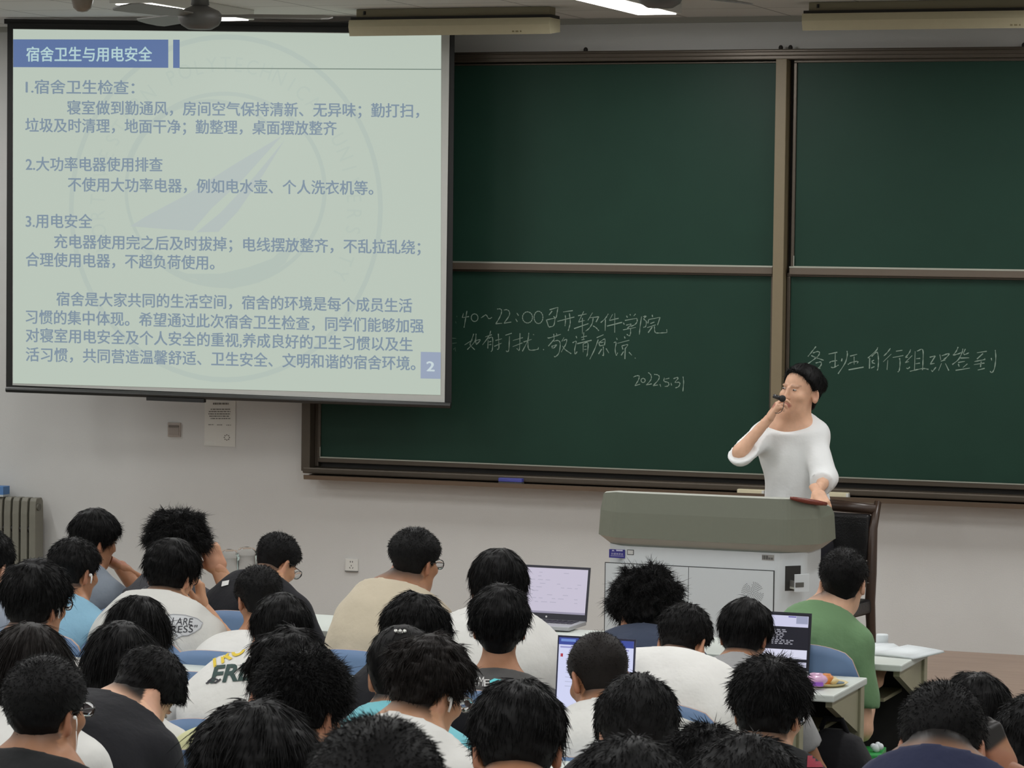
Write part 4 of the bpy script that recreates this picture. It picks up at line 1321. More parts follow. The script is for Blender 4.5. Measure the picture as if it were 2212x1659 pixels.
# drawer on the right chamfer
P0 = np.array([px1 + ch - .055 - (ch - .02), FYp, 0]); P1 = np.array([px1 + ch - .055, FYp + ch - .02, 0])
cd_ = (P1 - P0) / np.linalg.norm(P1 - P0); cn_ = np.array([cd_[1], -cd_[0], 0])
LC = np.linalg.norm(P1 - P0)
zd = float(onP(1725, 1250, P0, cn_)[2])
def cpt(u, z, o=0.0): return P0 + cd_ * u + cn_ * o + np.array([0, 0, z])
def cbox(u0, u1, z0, z1, o0, o1):
    c = (cpt(u0, z0, o0) + cpt(u1, z1, o1)) / 2
    return MB().obox(c, cd_ * (u1 - u0) / 2, cn_ * (o1 - o0) / 2, np.array([0, 0, (z1 - z0) / 2]))
part(cbox(.035, LC - .03, zd - .055, zd + .062, -.02, .0015), 'drawer_opening', mat('dark_recess', srgb(44, 44, 42), rough=.8), pod)
drw = part(cbox(.06, LC - .045, zd - .045, zd - .035, 0, .07), 'drawer', POD_U, pod)
sub(cbox(.045, LC - .03, zd - .052, zd + .03, .07, .082), 'drawer_front', POD_B, drw, pod)
sub(cbox(.06, .066, zd - .035, zd - .005, 0, .07), 'drawer_side', mat('grey_runner', srgb(120, 120, 116), rough=.4, metal=.4), drw, pod)
sub(cbox(LC - .105, LC - .06, zd - .03, zd - .008, .082, .084), 'drawer_slot', mat('grey_slot', srgb(84, 84, 80), rough=.6), drw, pod)
# reddish wooden hand rest along the right corner
A_ = at(1716, 1074, depth_of((px1 + .02, PY + .03, zt))); 
hr = MB(); hr.smooth = True
cpts = []
for k in range(9):
    t = k / 8
    x = px1 + .015 + (ch + .012) * t; yv = PY + .025 + (.15) * t ** 1.5
    cpts.append((x, yv, zt + .008 - .035 * t))
hr.tube(cpts, [.006, .009, .011, .012, .013, .013, .013, .011, .008], 10)
part(hr, 'wooden_hand_rest', REDWOOD, pod)
tag(pod, 'white teaching lectern with a grey green console top and an open side drawer', 'lectern')

# ---------------------------------------------------------------- wooden chair behind the lectern
DARKW = wood_material('dark_brown_wood', srgb(58, 42, 32), 5, .35)
LEATH = mat('black_leather', srgb(20, 20, 22), rough=.32, spec=.5, bump=.25, bscale=140)
cc = onY(1796, 1200, -1.75)
oc = empty('office_chair', (cc[0], -1.75, STAGE_Z), PI - .16)
def lp(*p): return np.array(p)
H_ = float(onY(1860, 1087, -1.75)[2]) - STAGE_Z
for s in (-1, 1):
    m = MB(); m.smooth = True
    m.tube([(s * .215, -.03, 0), (s * .222, .0, .25), (s * .222, .03, .46), (s * .226, .025, .60), (s * .218, .0, .82), (s * .222, -.05, H_ + .01)], [.021, .022, .026, .025, .023, .017], 10)
    m.build('back_post', DARKW, oc)
m = MB(); m.smooth = True
m.tube([(-.22, -.035, H_ - .03), (0, -.025, H_ - .018), (.22, -.035, H_ - .03)], [.026, .030, .026], 10); m.build('top_rail', DARKW, oc)
MB().box((-.205, -.020, .66), (.205, .03, H_ - .05)).build('backrest', LEATH, oc, bevel=.018, bseg=3)
m = MB(); m.prism([(-.21, .0, .60), (-.12, 0, .635), (.12, 0, .635), (.21, .0, .60), (.21, .0, .655), (-.21, .0, .655)], (0, .03, 0)); m.build('lower_rail', DARKW, oc)
MB().box((-.235, .03, .40), (.235, .47, .475)).build('seat', LEATH, oc, bevel=.02, bseg=3)
MB().tube([(-.215, .0, .30), (.215, .0, .30)], .014, 8).build('stretcher', DARKW, oc)
for s in (-1, 1):
    MB().tube([(s * .21, .43, 0), (s * .215, .43, .40)], [.018, .024], 8).build('front_leg', DARKW, oc)
    MB().tube([(s * .215, -.02, .2), (s * .212, .43, .2)], .013, 8).build('side_stretcher', DARKW, oc)
tag(oc, 'dark wooden chair with a black leather back behind the lectern', 'chair')

# ---------------------------------------------------------------- radiator and wall things
RADM = mat('aged_radiator_enamel', srgb(122, 120, 108), rough=.45, noise=.06)
RADD = mat('shaded_radiator_enamel', srgb(92, 90, 80), rough=.5)  # copy of the radiator enamel with shade put into the colour
rx1 = onY(88, 1074, -.10)[0]; rz1 = float(onY(60, 1074, -.10)[2])
rad = empty('radiator', (rx1 - .25, -.10, 0))
nsec = 9
for k in range(nsec):
    x = rx1 - .030 - .0575 * k
    m = MB()
    prof = [(-.045, .14), (-.052, .30), (-.052, rz1 - .10), (-.045, rz1 - .02), (-.03, rz1), (.03, rz1), (.045, rz1 - .02), (.05, rz1 - .10), (.05, .30), (.045, .14), (.03, .12), (-.03, .12)]
    m.prism([(x - .022, -.10 + y, z) for y, z in prof], (.044, 0, 0))
    o = part(m, 'radiator_section', RADM, rad, bevel=.006)
    if k:
        for z in (rz1 - .19, .24):
            sub(MB().tube([(x + .020, -.125, z), (x + .0375, -.125, z)], .022, 10), 'nipple', FRAME_D, o, rad)
m = MB(); m.tube([(rx1 - .012, -.12, rz1 - .055), (rx1 + .004, -.12, rz1 - .055)], .022, 14); part(m, 'end_plug', RADD, rad)
m = MB(); m.tube([(rx1 - .1, -.1, 0), (rx1 - .1, -.1, .13)], .014, 8).tube([(rx1 - .42, -.1, 0), (rx1 - .42, -.1, .13)], .014, 8); part(m, 'foot', RADD, rad)
tag(rad, 'grey ribbed radiator under the front wall at the far left', 'radiator')
bp = onY(3, 1072, -.11)
r = empty('tissue_box', (bp[0] - .02, -.11, rz1))
MB().box((-.08, -.04, 0), (.055, .04, .062)).build('box_body', mat('blue_card', srgb(84, 128, 182), rough=.6), r, bevel=.003)
MB().box((-.082, -.042, .0), (.0555, .042, .012)).build('box_base', mat('white_card', srgb(190, 195, 195), rough=.6), r)
tag(r, 'blue and white box standing on top of the radiator', 'box')

def wall_plate(name, c0, c1, label, cat, col, parts):
    a = onY(*c0, 0); b = onY(*c1, 0)
    r = empty(name, ((a[0] + b[0]) / 2, 0, (a[2] + b[2]) / 2))
    w_, h_ = (b[0] - a[0]) / 2, (a[2] - b[2]) / 2
    MB().box((-w_, -.011, -h_), (w_, 0, h_)).build('face_plate', col, r, bevel=.003)
    parts(r, w_, h_)
    tag(r, label, cat)
def sock(r, w_, h_):
    k = mat('socket_hole', (.02, .02, .02), rough=.9)
    for x, z, a in ((-.007, .020, 0), (.007, .020, 0), (-.009, -.016, .5), (.009, -.016, -.5), (0, -.003, 0)):
        MB().obox((x, -.0112, z), (.0018 * math.cos(a), 0, .0018 * math.sin(a)), (0, .0006, 0), (-.0045 * math.sin(a), 0, .0045 * math.cos(a))).build('socket_slot', k, r)
    MB().box((-w_, -.0125, -h_ - .002), (w_, -.001, -h_ + .005)).build('lower_edge', mat('grey_plastic_edge', srgb(110, 110, 105), rough=.5), r)
wall_plate('wall_socket', (747, 1206), (774, 1235), 'white wall socket low on the front wall left of the tan shirt', 'socket', mat('white_socket', srgb(214, 214, 208), rough=.4), sock)
def swt(r, w_, h_):
    g = mat('brown_grey_frame', srgb(150, 140, 132), rough=.5)
    MB().box((-w_ * .8, -.015, h_ * .35), (w_ * .8, -.0112, h_ * .62)).build('rocker', mat('grey_rocker', srgb(108, 100, 92), rough=.5), r)
    MB().box((-w_ * .8, -.014, -h_ * .75), (w_ * .8, -.0112, h_ * .28)).build('cover', g, r)
wall_plate('light_switch', (364, 912), (391, 944), 'small beige switch plate on the wall under the projection screen', 'switch', mat('beige_switch', srgb(168, 158, 150), rough=.5), swt)

a = onY(442, 864, -.004); b = onY(508, 965, -.004)
nt_ = empty('paper_notice', ((a[0] + b[0]) / 2, 0, (a[2] + b[2]) / 2))
w_, h_ = (b[0] - a[0]) / 2, (a[2] - b[2]) / 2
m = MB(); n = 8; vs = []
for i in range(n + 1):
    x = -w_ + 2 * w_ * i / n
    for z, y in ((h_, -.003), (-h_ * .8, -.003), (-h_, -.003 - .012 * max(0, .6 - i / n))): vs.append((x, y, z))
m.add(vs, [(3 * i + k, 3 * (i + 1) + k, 3 * (i + 1) + k + 1, 3 * i + k + 1) for i in range(n) for k in (0, 1)])
m.build('sheet', mat('notice_paper', srgb(214, 213, 206), rough=.8), nt_)
INK = mat('grey_print_ink', srgb(120, 118, 112), rough=.9)
def onw(px, py): q = onY(px, py, -.0045); return q - np.array(nt_.location)
m = MB()
rng0 = random.Random(4)
for i, (y, x0, x1, t) in enumerate(((870, 460, 494, 4), (883, 455, 497, 2.2), (888, 451, 498, 2.2), (893, 450, 498, 2.2), (898, 452, 496, 2.2), (903, 455, 498, 2), (916.5, 450, 462, 1.6), (917, 469, 480, 1.6), (917.5, 489, 499, 1.6))):
    x = x0
    while x < x1:
        ww = rng0.uniform(2, 7)
        m.add([onw(x, y), onw(min(x + ww, x1), y + .1), onw(min(x + ww, x1), y + t), onw(x, y + t - .1)], [(0, 1, 2, 3)]); x += ww + rng0.uniform(.6, 1.6)
m.build('print_lines', INK, nt_)
m = MB()
for k in range(8):
    a_ = k * PI / 4
    q = onw(490 + 5.5 * math.cos(a_), 945 + 5.5 * math.sin(a_)); m.sphere(q, (.004, .0003, .004), 8, 4)
m.build('flower_mark', INK, nt_)
tag(nt_, 'white printed notice taped to the wall under the projection screen', 'notice')

# ---------------------------------------------------------------- desks
DESK_T = mat('pale_grey_laminate', srgb(198, 204, 198), rough=.5, noise=.03, nscale=60)
DESK_F = mat('beige_steel', srgb(150, 148, 122), rough=.45, noise=.03)
DESK_P = mat('dark_panel', srgb(40, 40, 38), rough=.7)
SHELF = mat('beige_shelf', srgb(168, 164, 134), rough=.5)
def desk(x0, x1, k, label):
    yn = -5.35 - .86 * (k - 1); yf = yn + .49; fz = FLOOR_Z[k - 1]
    r = empty('desk', ((x0 + x1) / 2, (yn + yf) / 2, fz))
    w2 = (x1 - x0) / 2; d2 = .245
    MB().box((-w2, -d2, .725), (w2, d2, .75)).build('desktop', DESK_T, r, bevel=.005)
    MB().box((-w2 + .04, d2 - .03, .25), (w2 - .05, d2 - .012, .7245)).build('front_panel', DESK_P, r)
    MB().box((-w2 + .06, -d2 + .16, .585), (w2 - .10, d2 - .031, .600)).build('book_shelf', SHELF, r, bevel=.004)
    for s in (-1, 1):
        lg = MB()
        x = s * (w2 - .03)
        lg.box((x - .022, d2 - .06, 0), (x + .022, d2 - .005, .7245)); lg.box((x - .03, d2 - .32, 0), (x + .03, d2 + .0, .03))
        l = lg.build('leg', DESK_F, r, bevel=.004)
        g = MB(); g.prism([(x - .012, d2 - .061, .56), (x - .012, -d2 + .05, .70), (x - .012, -d2 + .05, .7245), (x - .012, d2 - .061, .7245)], (.024, 0, 0))
        o = g.build('gusset', DESK_F, r); o.parent = l
    tag(r, label, 'desk', 'long seminar desks in rows')
for k in range(1, 11):
    nm = ('front', 'second', 'third', 'fourth', 'fifth', 'sixth', 'seventh', 'eighth', 'ninth', 'tenth')[k - 1]
    if k <= 4:
        xr = 1.9 if k == 1 else 1.86
        for a_, b_, w in ((-4.6, -2.43, 'left end'), (-2.42, -.28, 'middle'), (-.27, xr, 'right end')):
            desk(a_, b_, k, 'pale grey desk at the %s of the %s row of seats from the board' % (w, nm))
    else:
        for a_, b_, w in ((-.9, 1.3, 'left part'), (1.31, 3.6, 'right part')):
            desk(a_, b_, k, 'pale grey desk in the %s of the %s row from the board' % (w, nm))

# ---------------------------------------------------------------- seats
BLUE = mat('blue_seat_plastic', srgb(102, 128, 164), rough=.5, noise=.03)
PLY = mat('plywood_edge', srgb(176, 150, 136), rough=.6, noise=.1)
STEEL = mat('grey_seat_steel', srgb(110, 112, 112), rough=.4, metal=.4)
def seat_proto():
    r = empty('lecture_chair')
    nx, nz = 18, 10
    W2, zb_, zt_ = .225, .48, .860
    V = []; 
    for side in (0, 1):
        for j in range(nz + 1):
            for i in range(nx + 1):
                u = -1 + 2 * i / nx; t = j / nz
                x = u * W2
                top = zt_ - .055 * abs(u) ** 2.6 - (.06 * max(0, abs(u) - .86) / .14 if abs(u) > .86 else 0)
                z = zb_ + (top - zb_) * t
                y = .035 * u * u + .04 * (1 - t) - .012 * side
                V.append((x, y - .02, z))
    n1 = (nx + 1) * (nz + 1)
    F = []; MI = []
    for j in range(nz):
        for i in range(nx):
            a = j * (nx + 1) + i
            F.append((a, a + 1, a + nx + 2, a + nx + 1)); MI.append(0)
            F.append((n1 + a, n1 + a + nx + 1, n1 + a + nx + 2, n1 + a + 1)); MI.append(0)
    bd = [i for i in range(nx + 1)] + [(j) * (nx + 1) + nx for j in range(1, nz + 1)] + [nz * (nx + 1) + i for i in range(nx - 1, -1, -1)] + [j * (nx + 1) for j in range(nz - 1, 0, -1)]
    for a, b in zip(bd, bd[1:] + bd[:1]): F.append((a, n1 + a, n1 + b, b)); MI.append(1)
    m = MB(); m.v = V; m.f = F; m.m = MI; m.s = [mi == 0 for mi in MI]
    m.build('backrest', [BLUE, PLY], r)
    MB().box((-.21, .03, .405), (.21, .40, .42)).build('seat', [BLUE], r, bevel=.006)
    for s in (-1, 1):
        MB().tube([(s * .15, .02, .62), (s * .15, .035, .40), (s * .15, .05, .385)], .012, 8).build('bracket', STEEL, r)
    MB().box((-.025, .12, 0), (.025, .20, .404)).box((-.09, .05, 0), (.09, .30, .012)).build('pedestal', STEEL, r)
    return r
SEAT = None
seat_list = []
def put_seat(x, k, label, y=None, low=1.0):
    global SEAT
    o = seat_proto() if SEAT is None else copy_tree(SEAT)
    SEAT = SEAT or o
    o.location = (x, chairY(k) if y is None else y, FLOOR_Z[k - 1])
    o.scale = (1, 1, low)
    tag(o, label, 'chair', 'blue fixed lecture seats')
    seat_list.append((x, k))
# ---------------------------------------------------------------- students
WHITE = (214, 213, 209)
GROUP = None
def student(cx, top, w_, k, v=0, pit=15, rol=0, hair='short', opt=None, shirt=('white tee', WHITE), label='', hm=None, skin=None, dy=0.0, fz=None, body=.35, seat_label=None, **kw):
    st = dict(HAIR[hair])
    if opt: st.update(opt)
    bearing = PSI - math.atan((cx - CX) / CF)
    va = math.radians(v); p = math.radians(pit); rl = math.radians(rol)
    hyaw = bearing - va
    ext = st['L'] * st['lift'] * .6
    t = st['side'] + (st['top'] - st['side']) * .55 + ext
    a, b = .0745 + t, .0955 + t
    hw = math.hypot(a * math.cos(va), b * math.sin(va))
    Yh = chairY(k) + .31 + dy
    c = onY(cx, top, Yh); d = depth_of(c)
    hs = min(1.14, max(.90, w_ / (2 * hw * CF / d)))
    ry, rz = .0955 + st['top'] * .9 + ext, .087 + st['top'] + ext
    R_ = math.hypot(ry * math.sin(p), rz * math.cos(p)) * hs
    P = onY(cx, top + R_ * CF / d, Yh)
    Rw = rotz(hyaw) @ rotx(-p) @ roty(rl)
    H = P - Rw @ np.array([0, -.010, .032]) * hs
    fl_ = FLOOR_Z[k - 1]
    by = hyaw * body if abs(hyaw) < 1.2 else math.copysign(.3, hyaw)
    info = human(H, hyaw, p, rl, by, fl_, .42, chairY(k) + .15, hair, hm, skin, cloth(*shirt), hs=hs, hairopt=opt, label=label,
                 seed=int(cx * 7 + top), lod=1.15 if d < 7 else 1.0, **kw)
    return info
def seat_for(info, k, label, dx=0.0):
    hp = info['RB'] @ info['hip'] + info['H']
    put_seat(float(hp[0]) + dx, k, label)

PEOPLE = {}
LABELS = {'A': ('person in a green t-shirt with cropped black hair, below the black chair', 'the green t-shirt'),
 'B': ('person with big fluffy black hair and a slate blue tee before the lectern', 'fluffy hair before the lectern'),
 'P': ('person in a tan t-shirt with cropped hair and glasses, facing right', 'the tan t-shirt'),
 'Y': ('person in a black tee looking down through glasses, left of the wall socket', 'black tee and lowered glasses'),
 'a': ('person in a dark grey tee with fluffy black hair and raised hand', 'fluffy hair and dark grey tee'),
 'b': ('person with a bowl cut and grey blue tee, hand drooping from the chin', 'the bowl cut beside the radiator'),
 'O': ('person with a bowl cut and white tee directly left of the lavender laptop', 'white tee by the lavender laptop'),
 'X': ('person in a plain white tee with a long bare neck, below the lowered glasses', 'plain white tee and bare neck'),
 'Z': ('person in a white tee printed with a speech bubble', 'the speech bubble tee'),
 'c': ('person in a light blue top with short black hair and an earbud', 'the light blue top'),
 'C': ('person in a bright white collared shirt leaning forward, below the fluffy hair', 'the bright white collared shirt'),
 'D': ('person in a grey tee in front of the dark terminal laptop', 'grey tee at the terminal laptop'),
 'e': ('person cut off by the left edge in front of the radiator', 'the person cut off before the radiator'),
 'N': ('person upright in a dark grey tee with white and cyan print', 'the dark grey printed tee'),
 'W': ('person in a white tee with big yellow and green letters on the back', 'the yellow and green lettered tee'),
 'E': ('person with a brown buzz cut and white tee at the white screen', 'the brown buzz cut'),
 'Q': ('person in a black hooded top with full black hair, behind the hair clip', 'the black hooded top'),
 'f': ('person with long bowed black hair just left of the speech bubble', 'long bowed hair by the speech bubble'),
 'd': ('person in a white tee with full black hair, glasses and white earbud', 'white tee, glasses and earbud'),
 'R2': ('person in a turquoise tee with a silver clip in black hair', 'the turquoise tee and hair clip'),
 'g': ('person with long straight black hair, directly behind the bent black shirt', 'long straight hair'),
 'L': ('person showing only a black crown of hair against the wooden stage', 'the crown of hair before the stage'),
 'h': ('person bent far forward in a black shirt with bare neck and ear', 'the bent black shirt'),
 'V': ('person in a pale yellow top with thick wavy black hair', 'the pale yellow top'),
 'R': ('person with brown black hair in right profile, white earbud, bare neck', 'the right profile with earbud'),
 'F': ('person bowed forward in a black polo with a raised collar', 'the black polo'),
 'G': ('person with thick spiky hair and glasses in a dark jacket near the snacks', 'spiky hair near the snacks'),
 'i': ('person with brownish black hair at the left edge, above the earphone cable wearer', 'brownish hair at the left edge'),
 'j': ('person in a black jacket with glasses and a white earphone cable', 'the earphone cable'),
 'U': ('person with wavy black hair and bare right ear, beside the pale yellow top', 'wavy hair and bare right ear'),
 'H': ('person with both ears showing and smooth black hair above a white collar', 'both ears and white collar'),
 'K': ('person in a navy polo resting the head on a bare arm', 'the navy polo'),
 'M': ('person in black cut off by the lower right edge', 'the person cut off at the lower right'),
 'J2': ('person with tousled spiky hair peeking up just right of the black polo', 'tousled hair right of the black polo'),
 'I': ('person at the bottom edge with dark hair below the spiky haired jacket wearer', 'dark hair below the spiky hair'),
 'J': ('person at the bottom edge with dark hair directly below the black polo', 'dark hair below the black polo'),
 'T': ('person in the nearest row with smooth full dark hair, left of the round crop', 'smooth full dark hair'),
 'S': ('person in the nearest row with a big round crop of dark hair', 'the big round crop')}
def add(key, *a, low=1.0, seat_dx=0.0, **k):
    lb, sh = LABELS[key]
    k['label'] = lb
    i = student(*a, **k); PEOPLE[key] = i
    i['person']['group'] = 'students seated in rows'
    hp = i['RB'] @ i['hip'] + i['H']
    put_seat(float(hp[0]) + seat_dx, a[3], 'blue seat holding the person with ' + sh if not sh.startswith('the person') else 'blue seat holding ' + sh, low=low)
    return i
def face_hand(i, off, kind='curl', dirv=(0, .3, 1), back=(1, 0, 0)):
    return dict(T=np.array(off), kind=kind, dir=dirv, back=back)
GREY_D = ('charcoal tee', (62, 62, 66)); BLACK = ('black cotton', (27, 27, 31)); NAVY = ('slate navy cotton', (58, 66, 84)); TAN = ('tan cotton', (190, 179, 158))
# ---- front row
add('A', 1822, 1180, 106, 1, v=14, pit=12, hair='crop', opt=dict(top=.018, side=.008), shirt=('green tee', (106, 138, 100)), skin=SKIN_L, loose=.2, sleeve=.75, shw=.120, body=.5, c7off=(-.06, 0, 0), hip_x=-.20, seat_dx=.115, hands={'R': dict(pole=(.1, -.3, -1)), 'L': dict(pole=(-.3, -.2, -1))})
add('B', 1395, 1222, 148, 1, v=-14, pit=26, hair='fluffy', shirt=NAVY, hands={'L': dict(T=(-.10, .09, -.10), kind='curl', dir=(.2, .2, 1), back=(-1, 0, .2), pole=(-.6, .3, -1))}, sleeve=.7, shw=.165, loose=.3, c7off=(-.02, 0, .03), low=.92)
add('P', 895, 1137, 110, 2, v=40, pit=10, hair='crop', opt=dict(top=.026, side=.006), shirt=TAN, skin=SKIN_D, loose=.3, shw=.150, sleeve=.75, c7off=(-.045, 0, 0), hip_x=-.09)
add('Y', 600, 1148, 98, 1, v=48, pit=34, hair='crop', opt=dict(top=.018, side=.004), shirt=BLACK, skin=SKIN, shw=.16, loose=.2)
add('a', 383, 1098, 130, 1, v=22, pit=14, hair='fluffy', shirt=GREY_D, hands={'R': dict(T=(.135, .10, -.075), kind='curl', dir=(-.45, .1, .9), back=(.6, -.7, .1), pole=(.55, .3, -1.2))}, skin=SKIN)
add('b', 205, 1097, 108, 1, v=62, pit=16, hair='bowl', shirt=('blue grey marl tee', (120, 128, 138)), hands={'R': dict(T=(.0, .14, -.118), kind='dangle', dir=(.35, .8, -.5), back=(.2, .4, .9), pole=(.8, .2, -1))}, skin=SKIN_D, body=.6)
# ---- second row
add('O', 1077, 1182, 124, 2, v=12, pit=15, hair='bowl', shirt=('white tee', WHITE), shw=.180, loose=.45, sleeve=.75, low=.95)
add('X', 559, 1218, 103, 2, v=-14, pit=20, hair='crop', opt=dict(top=.022, side=.008), shirt=('white tee', WHITE), skin=SKIN_D, shw=.155, loose=.3, low=.96, c7off=(-.03, 0, -.055), hip_x=-.06)
add('Z', 370, 1160, 118, 2, v=30, pit=18, hair='full', shirt=('off white tee', (198, 197, 192)), hands={'R': dict(T=(.045, .17, -.135), kind='curl', dir=(-.2, .1, 1), back=(.8, .3, .2), pole=(.8, .2, -1))}, shw=.175, loose=.4)
add('c', 160, 1158, 112, 2, v=44, pit=14, hair='short', shirt=('light blue hooded top', (128, 168, 190)), skin=SKIN_D, collar='polo')
add('C', 1479, 1300, 116, 3, v=24, pit=34, hair='short', shirt=('bright white shirt', (222, 221, 217)), shw=.190, loose=.6, collar='polo', skin=SKIN)
add('D', 1610, 1290, 114, 2, v=16, pit=24, hair='bowl', opt=dict(side=.016), shirt=('grey marl tee', (150, 150, 150)), skin=SKIN_D)
add('e', -28, 1140, 118, 2, v=35, pit=15, hair='short', shirt=('grey blue top', (140, 146, 156)), skin=SKIN_L)
# ---- third row
add('N', 1079, 1260, 128, 3, v=2, pit=4, hair='full', shirt=('dark grey printed tee', (78, 77, 76)), shw=.158, skin=SKIN_D, body=.6, c7off=(0, 0, -.045))
add('W', 608, 1278, 128, 4, v=8, pit=20, hair='bowl', shirt=('white tee', WHITE), shw=.150, loose=.4, c7off=(-.035, 0, 0), hip_x=-.09, low=.96)
add('E', 1292, 1362, 136, 4, v=-24, pit=26, hair='buzz', opt=dict(top=.010, side=.006), shirt=('white tee', WHITE), skin=SKIN_D, hm=HAIR_B, low=.92)
# ---- fourth row
add('Q', 896, 1278, 146, 4, v=22, pit=24, hair='full', shirt=BLACK, collar='hood')
add('f', 298, 1285, 126, 4, v=22, pit=30, hair='long', opt=dict(nape=-.17), shirt=('white tee', WHITE))
add('d', 76, 1205, 148, 4, v=40, pit=8, hair='full', shirt=('white tee', WHITE), skin=SKIN_D)
# ---- fifth row
add('R2', 868, 1348, 150, 5, v=5, pit=22, hair='tied', opt=dict(top=.022, side=.016), shirt=('turquoise tee', (118, 186, 196)), sleeve=.5, dy=.15)
add('g', 262, 1340, 148, 5, v=4, pit=20, hair='long', shirt=('white tee', WHITE))
add('L', 2108, 1450, 152, 5, v=0, pit=30, hair='full', shirt=BLACK)
# ---- sixth row
add('h', 322, 1392, 158, 6, v=62, pit=56, hair='short', opt=dict(top=.026, side=.010), shirt=BLACK, skin=SKIN_L, dy=.50, shw=.17, loose=.25, neck=.9, sleeve=1.7)
add('V', 626, 1354, 180, 5, v=8, pit=24, hair='full', opt=dict(amp=.007), shirt=('pale yellow top', (206, 206, 160)), skin=SKIN_D, dy=.05, shw=.178, c7off=(-.05, 0, .02), hip_x=-.08)
add('R', 925, 1366, 190, 6, v=48, pit=24, hair='full', opt=dict(nape=-.082, fade=.045, side=.014, top=.034, amp=.008), hm=HAIR_B, shirt=('white tee', WHITE), skin=SKIN, shw=.15)
add('F', 1375, 1452, 184, 6, v=-4, pit=40, hair='short', opt=dict(top=.026, side=.018), shirt=('black polo', (36, 35, 34)), collar='polo', skin=SKIN_L, loose=.2)
add('G', 1663, 1412, 176, 5, v=22, pit=18, hair='spiky', opt=dict(top=.030, side=.016), shirt=('black jacket', (30, 31, 32)), sleeve=1.9, loose=.35)
add('i', 64, 1342, 166, 6, v=12, pit=16, hair='long', hm=HAIR_B, shirt=('white tee', WHITE))
# ---- seventh row
add('j', 96, 1412, 186, 7, v=40, pit=6, hair='crop', opt=dict(top=.020, side=.012), shirt=('black jacket', (30, 31, 32)), skin=SKIN_D, sleeve=1.9, shw=.175)
add('U', 657, 1396, 186, 7, v=34, pit=18, hair='curly', opt=dict(top=.026, side=.016), shirt=('black tee', (30, 30, 33)), skin=SKIN_D)
add('H', 1118, 1464, 206, 7, v=0, pit=32, hair='short', opt=dict(top=.024, side=.014, nape=-.066, fade=.025, lift=.08, mess=.14, L=.035), shirt=('white tee', WHITE), skin=SKIN_D)
add('K', 2037, 1466, 192, 7, v=4, pit=34, hair='crop', opt=dict(top=.018, side=.012), shirt=('navy polo', (40, 44, 68)), collar='polo', skin=SKIN_D, shw=.150, c7off=(0, 0, .02), loose=.25, hands={'R': dict(T=(.115, .07, -.055), kind='curl', dir=(-.4, .0, .9), back=(.8, -.4, 0), pole=(.9, -.3, -.8))}, body=.6)
add('M', 2240, 1496, 204, 6, v=0, pit=28, hair='short', shirt=BLACK)
add('J2', 1522, 1560, 190, 7, v=0, pit=38, hair='spiky', shirt=BLACK)
# ---- nearest rows
add('I', 1612, 1580, 262, 8, v=2, pit=28, hair='short', opt=dict(top=.028, side=.018), shirt=('black tee', (30, 30, 33)), legs=True)
add('J', 1357, 1586, 286, 9, v=0, pit=28, hair='short', opt=dict(top=.026, side=.018), shirt=('black tee', (30, 30, 33)))
add('T', 550, 1512, 280, 8, v=4, pit=24, hair='full', opt=dict(amp=.005, lift=.04, mess=.12), shirt=('black tee', (30, 30, 33)))
add('S', 812, 1540, 300, 10, v=0, pit=22, hair='crop', opt=dict(top=.022, side=.016), shirt=('black tee', (30, 30, 33)))

for k, rim in (('A', None), ('P', None), ('Y', None), ('d', None), ('j', None), ('G', None), ('R', LENS_RIM_S), ('a', LENS_RIM_S), ('Z', None), ('F', None)):
    i = PEOPLE[k]; glasses(i['person'], i['Rh'], i['Hl'], i['hs'], rim)
for k, wired in (('d', False), ('R', False), ('c', False), ('j', True)):
    i = PEOPLE[k]; earbud(i['person'], i['Rh'], i['Hl'], i['hs'], 1, wired)
# hair clip
i = PEOPLE['R2']
m = MB(); m.smooth = True
m.tube([(.0 - .02, -.095, .095), (.0, -.10, .098), (.02, -.095, .095)], [.004, .007, .004], 8)
for t in (-.012, 0, .012): m.sphere((t, -.104, .100), .006, 10, 6)
head_child('hair_clip', m, mat('silver_clip', (.6, .6, .58), rough=.2, metal=.9), i['person'], i['Rh'], i['Hl'], i['hs'])
i = PEOPLE['j']
m = MB(); m.smooth = True
u_ = np.array([1.0, 0, 0]); v_ = np.cross(i['nk'], u_)
cc0 = i['c7'] + i['nk'] * .062 + np.array([0, .014, 0]) + i['off']
m.tube([cc0 + .0655 * (u_ * math.cos(a) + v_ * math.sin(a)) for a in np.linspace(0, 2 * PI, 33)], .009, 8, cap=False)
o = m.build('inner_collar', cloth('white tee', WHITE), i['person'])
# ---- prints on the shirts
INKK = mat('black_shirt_ink', srgb(44, 44, 50), rough=.8); INKG = mat('grey_shirt_ink', srgb(150, 152, 156), rough=.85); BUB = mat('pale_grey_print', srgb(186, 188, 190), rough=.85)
YEL = mat('yellow_print', srgb(214, 186, 48), rough=.7); DGR = mat('dark_green_print', srgb(38, 62, 58), rough=.7); CYP = mat('cyan_print', srgb(96, 200, 205), rough=.7); WHP = mat('white_print', srgb(205, 205, 202), rough=.7)
dz_ = Decal(PEOPLE['Z'])
bub = [(362, 1330), (375, 1328), (400, 1330), (425, 1337), (437, 1346), (432, 1358), (420, 1366), (405, 1373), (392, 1374), (375, 1384), (383, 1373), (366, 1371), (352, 1366), (352, 1345)]
dz_.poly('speech_bubble_print', bub, BUB, 6)
dz_.off = .004
dz_.line('speech_bubble_outline', [bub + bub[:1]], 1.3, INKG)
dz_.text('shirt_lettering', 'I ARE', (371, 1350), (414, 1352), 15, INKK, slant=.15)
dz_.text('shirt_lettering', 'RESS"', (368, 1368), (424, 1366), 15, INKK, slant=.15)
dw = Decal(PEOPLE['W'], .003)
dw.text('shirt_lettering', 'TROY', (453, 1447), (560, 1395), 21, YEL, bold=.03, slant=.25)
